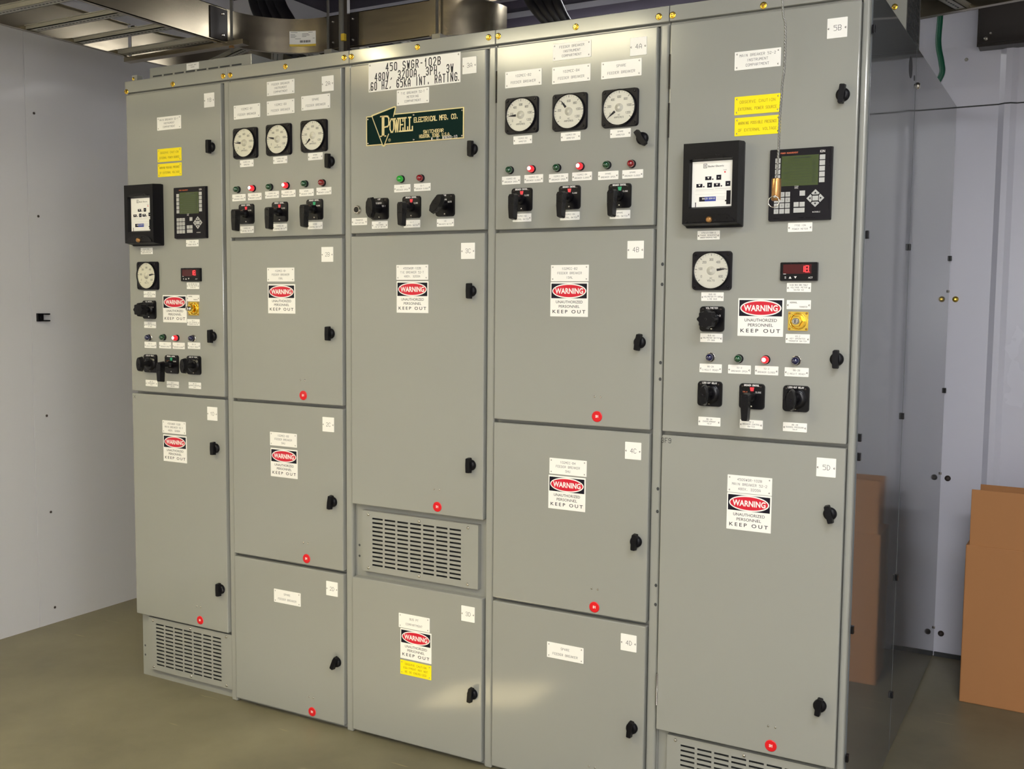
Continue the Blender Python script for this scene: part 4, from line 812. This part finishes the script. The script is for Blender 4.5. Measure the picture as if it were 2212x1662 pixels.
# hanging rods, post
def rod(x, y, z, lab, r=.006):
    t = thing('threaded_rod', lab, 'threaded rod', (x, y, z)); 
    mb = MB(); mb.lathe([(r, -.02), (r, ZC-z)], 'steel_rod', axis='z', n=8); mb.build('rod', t)
    mb = MB(); mb.lathe([(.012, 0), (.012, .010)], 'brass_dull', axis='z', n=6, smooth=False); mb.build('nut', t, label='brass coloured nut')
rod(.115, .478, 2.672, 'thin threaded rod hanging at the start of the tray bend'); rod(.405, .775, 2.66, 'thin threaded rod left of the thick pipe above the second cabinet'); rod(.985, .775, 2.66, 'thin threaded rod above the middle cabinet, near the tray end')
for nm, a, b, y0 in (('strut_channel', -.54, .20, .455), ):
    mb = MB(); mb.box(a, b, y0, y0+.041, 2.677, 2.698, 'aluminium'); o = mb.build('strut_channel', bevel=.001); tag(o, 'galvanised strut channel lying under the left ladder tray before its bend', 'strut')
mb = MB(); mb.box(.39, .431, .765, 1.45, 2.676, 2.697, 'galvanised'); tag(mb.build('strut_channel', bevel=.001), 'galvanised strut channel crossing under the tray by the thick pipe', 'strut')
mb = MB(); mb.box(.965, 1.006, .765, 1.45, 2.676, 2.697, 'galvanised'); tag(mb.build('strut_channel', bevel=.001), 'galvanised strut channel crossing under the tray above the middle cabinet', 'strut')
t = thing('conduit_pipe', 'thick grey upright pipe with yellow tag above the second cabinet', 'pipe', (.505, .745, 2.452))
mb = MB(); mb.lathe([(.0125, 0), (.0125, ZC-2.452)], 'galvanised', axis='z', n=20); mb.build('pipe', t)
mb = MB(); mb.box(.013, .030, .0, .020, 0, ZC-2.452, 'dark_metal'); mb.build('back_channel', t)
mb = MB(); mb.box(.008, .026, -.016, .012, .262, .292, 'tag_yellow'); mb.build('tag', t, bevel=.001, label='small yellow tag')
# black cables
def cable(pts, r, name, lab, cat='cable', m='cable_black', group=None, parent=None):
    P = [Vector(p) for p in pts]; out = []
    for i in range(len(P)-1):
        p0 = P[max(i-1, 0)]; p1 = P[i]; p2 = P[i+1]; p3 = P[min(i+2, len(P)-1)]
        for k in range(8):
            t_ = k/8; out.append(.5*((2*p1) + (p2-p0)*t_ + (2*p0-5*p1+4*p2-p3)*t_*t_ + (3*p1-p0-3*p2+p3)*t_**3))
    out.append(P[-1]); mb = MB(); mb.tube(out, r, m, 12); return mb.build(name, parent) if parent else tag(mb.build(name), lab, cat, group)
tb = thing('cable_bundle', 'bundle of thick black cables dropping from the ceiling into the tray bend', 'cables')
for k, dx in enumerate((-.075, -.025, .028, .078)):
    cable([(-.20+dx, 1.0, ZC), (-.165+dx, 1.0, 3.05), (-.09+dx, .99, 2.93), (.0+dx, .97, 2.83), (.10+dx, 1.0, 2.77)], .030, 'cable', '', parent=tb)
cable([(.93, 1.03, 2.84), (.985, 1.02, 2.845), (1.03, 1.0, 2.825), (1.02, 1.0, 2.78), (.97, 1.0, 2.73), (.9, 1.05, 2.71)], .013, 'power_cable', 'black cable looping out beside the end of the tray above the middle cabinet')
tb = thing('cable_bundle', 'bundle of black cables bending down to the roof behind the fourth cabinet', 'cables')
for k in range(4):
    cable([(1.20+.045*k, 1.10, 3.02), (1.265+.040*k, 1.03, 2.90), (1.315+.038*k, 1.0, 2.83), (1.375+.030*k, 1.0, 2.76), (1.45+.02*k, 1.05, 2.66), (1.52, 1.1, 2.46)], .021, 'cable', '', parent=tb)
cable([(1.80, .9, 2.98), (2.0, .7, 2.84), (2.25, .55, 2.74), (2.5, .5, 2.72)], .03, 'power_cable', 'thick black cable sagging at the frame top above the fourth and fifth cabinets')
cable([(2.812, 1.9, 3.0), (2.805, 1.9, 2.80), (2.803, 1.9, 2.70), (2.818, 1.9, 2.62), (2.822, 1.9, 2.575), (2.80, 1.9, 2.53), (2.755, 1.9, 2.47), (2.70, 1.9, 2.45)], .012, 'ground_cable', 'dark green cable hanging down to the rear of the cabinet roof at right', m='cable_green')
# low louvred hood on the first section's roof
t = thing('roof_hood', 'low grey slotted hood on the leftmost cabinet roof with small white label', 'vent hood', (.03, .10, H))
mb = MB(); mb.box(0, .555, 0, .45, 0, .070, 'paint'); mb.build('hood_body', t, bevel=.002)
mb = MB()
for k in range(8): mb.box(.02+.062*k, .02+.062*k+.050, -.0012, .0, .032, .038, 'gap')
mb.build('slots', t, label='row of dark slots')
mb = MB(); mb.box(.212, .279, -.002, .0, .040, .066, 'plate_white')
for z in (.058, .050): strokes(mb, 'PLENUM VENT' if z > .055 else 'COVER', .2455, z, .004, .05, -.0024, 'engrave', .0006)
mb.build('nameplate', t, label='small white nameplate')
# tall perforated hood on the last section's roof
t = thing('roof_hood', 'tall grey hood with perforated side on the rightmost cabinet roof', 'vent hood', (2.35, .767, H))
mb = MB(); mb.box(0, .496, 0, .012, 0, .60, 'paint'); mb.box(0, .02, .012, .30, 0, .60, 'paint'); mb.box(0, .496, .29, .302, 0, .60, 'paint'); mb.box(0, .496, 0, .302, .60, .61, 'paint'); mb.build('hood_body', t, bevel=.001)
mb = MB(); mb.box(.490, .496, .014, .288, 0, .60, 'perforated')
for i in range(9):
    for j in range(26):
        cy, cz = .030+.0295*i, .02+.0225*j
        if j % 2: cy += .0147
        if cy < .28: mb.box(.4958, .4966, cy-.0095, cy+.0095, cz-.0065, cz+.0065, 'gap')
mb.build('perforated_side', t, label='dark perforated sheet')
for x, z in ((.458, .122), (.466, .064)): cached('bolt', bolt_fn, 'bolt', t, (x, -.0, z), 0, 'brass bolt')
# dark metal box high on the back wall
t = thing('wall_duct', 'dark metal duct high on the back wall at top right', 'duct', (2.957, 1.92, 2.672))
mb = MB(); mb.box(0, 1.6, 0, .084, 0, .40, 'dark_metal'); mb.build('duct_body', t, bevel=.002)
mb = MB(); mb.box(0, 1.6, -.010, 0, .012, .018, 'dark_metal'); mb.box(-.004, .002, -.010, .0, 0, .40, 'dark_metal'); mb.build('flange', t)
mb = MB(); mb.lathe([(.008, 0), (.008, .012), (.004, .014)], 'screw_bright', (.03, -.010, .03), n=12); mb.lathe([(.005, 0), (.005, .012), (.004, .014)], 'screw_bright', (.048, -.010, .048), n=12); mb.build('clamp', t)
# steel wire lanyard hanging in the aisle, in front of the rightmost cabinet
t = thing('wire_lanyard', 'twisted steel wire with copper sleeve and ring hanging before the rightmost cabinet', 'wire', (2.905, -1.0, 1.776))
wp = [(-.02, 0, ZC-1.776), (-.022, 0, 1.0), (-.012, 0, .60), (.0026, 0, .358), (.0088, 0, .316), (.0101, 0, .275), (.0096, 0, .234), (.0070, 0, .2095), (.0061, 0, .185), (.0039, 0, .143), (.0037, 0, .093), (.0019, 0, .036)]
def curve_pts(P, n=10):
    P = [Vector(p) for p in P]; out = []
    for i in range(len(P)-1):
        p0 = P[max(i-1, 0)]; p1 = P[i]; p2 = P[i+1]; p3 = P[min(i+2, len(P)-1)]
        for k in range(n):
            t_ = k/n; out.append(.5*((2*p1) + (p2-p0)*t_ + (2*p0-5*p1+4*p2-p3)*t_*t_ + (3*p1-p0-3*p2+p3)*t_**3))
    return out + [P[-1]]
core = curve_pts(wp, 40); mb = MB()
for q in range(3):
    acc = 0; path = []
    for i, p in enumerate(core):
        if i: acc += (core[i]-core[i-1]).length
        a = acc/.017*2*math.pi + q*2*math.pi/3; path.append(p + Vector((math.cos(a)*.00115, math.sin(a)*.00115, 0)))
    # resample finely where strands twist
    fine = []
    for a_, b_ in zip(path, path[1:]): fine += [a_]
    mb.tube(fine + [path[-1]], .00125, 'wire_steel', 5)
mb.build('wire', t, label='twisted steel wire')
mb = MB(); mb.lathe([(.0030, .034), (.0078, .0345), (.0085, .033), (.0085, -.004), (.0070, -.006), (.002, -.006)], 'brass_dull', (.0015, 0, .004), axis='z', n=24); mb.build('sleeve', t, label='copper coloured sleeve')
mb = MB(); mb.tube([(.0100*math.cos(a)+.0, -.0095, -.0045+.0100*math.sin(a)) for a in [2*math.pi*k/36 for k in range(37)]], .0009, 'screw_bright', 8); mb.build('split_ring', t, label='bright split ring')
mb = MB(); mb.lathe([(.0030, .0), (.0030, .010), (.002, .0115)], 'screw_bright', (.0018, 0, .0045), n=14); mb.build('rivet', t)
# ------------------------------------------------------------------ left wall hardware
names = {2.44: 'topmost small dark screw in the left wall, high near the tray', 1.965: 'small dark screw in the left wall, above the black clip', 1.019: 'small dark screw in the left wall, first one below the black clip', .55: 'small dark screw in the left wall, second above the floor', .077: 'lowest small dark screw in the left wall, just above the floor'}
for z, lab in names.items():
    mb = MB(); mb.lathe([(.006, 0), (.006, .002), (.003, .004)], 'screw', axis='x', n=12); tag(mb.build('wall_screw', None, (XL, .252+.04*(1-z/2.44), z)), lab, 'screw', 'screws down the left wall')
mb = MB(); mb.box(0, .014, -.018, .012, -.019, .019, 'black_matte'); mb.box(0, .030, .012, .036, .0125, .019, 'black_matte'); mb.box(0, .030, .012, .036, -.019, -.0125, 'black_matte'); mb.lathe([(.005, .013), (.005, .017)], 'bezel', (0, -.003, 0), axis='x', n=10)
tag(mb.build('wall_clip', None, (XL, .252, 1.49), bevel=.0012), 'black two-pronged plastic clip on the white left wall', 'clip')
for z, lab in ((1.612, 'upper washer-headed bolt on the back wall beside the glossy cabinet side'), (.815, 'middle washer-headed bolt on the back wall beside the glossy cabinet side'), (.106, 'lowest washer-headed bolt on the back wall beside the glossy cabinet side')):
    mb = MB(); mb.lathe([(.013, 0), (.013, .002), (.008, .003), (.0075, .007), (.004, .009)], 'brass' if z > 1 else 'screw', n=20); tag(mb.build('wall_bolt', None, (2.903, YB-.004, z)), lab, 'bolt', 'bolts on the back wall by the cabinet')
mb = MB(); mb.lathe([(.0075, 0), (.0075, .002), (.004, .005)], 'galvanised', n=14); tag(mb.build('wall_screw', None, (2.905, YB-.004, 2.644)), 'single small screw on the back wall between green cable and dark duct', 'screw')
# ------------------------------------------------------------------ cardboard carton in the aisle
t = thing('cardboard_box', 'tall brown cardboard box standing on the floor at right', 'box', (3.036, 1.476, 0), math.radians(-1.5))
mb = MB(); mb.box(0, .62, 0, .24, 0, .640, 'cardboard'); mb.build('carton', t, bevel=.004)
mb = MB(); mb.box(.012, .618, .004, .009, .632, .862, 'cardboard'); mb.build('front_flap', t, bevel=.0015)
mb = MB(); mb.box(.02, .60, .225, .230, .632, .85, 'cardboard'); mb.build('rear_flap', t, bevel=.0015)
# ------------------------------------------------------------------ ceiling lamps, two of them added as fill
for i, (p, ln, wd, pw, c) in enumerate(LAMPS):
    t = thing('ceiling_lamp', ['wide fluorescent ceiling lamp before the middle cabinets', 'fluorescent ceiling lamp over the right aisle', 'added fill lamp in the corner behind the camera', 'short fluorescent ceiling lamp in the left corner', 'added fill lamp behind the cabinets, brightening the back wall'][i], 'ceiling lamp', (p[0], p[1], 3.09))
    mb = MB(); mb.box(-ln/2, ln/2, -wd/2, wd/2, .02, ZC-3.09, 'lamp_housing'); mb.build('housing', t, bevel=.004)
    mb = MB(); mb.box(-ln/2+.02, ln/2-.02, -wd/2+.015, wd/2-.015, .0, .02, 'lamp_glow'); mb.build('diffuser', t, label='glowing diffuser')
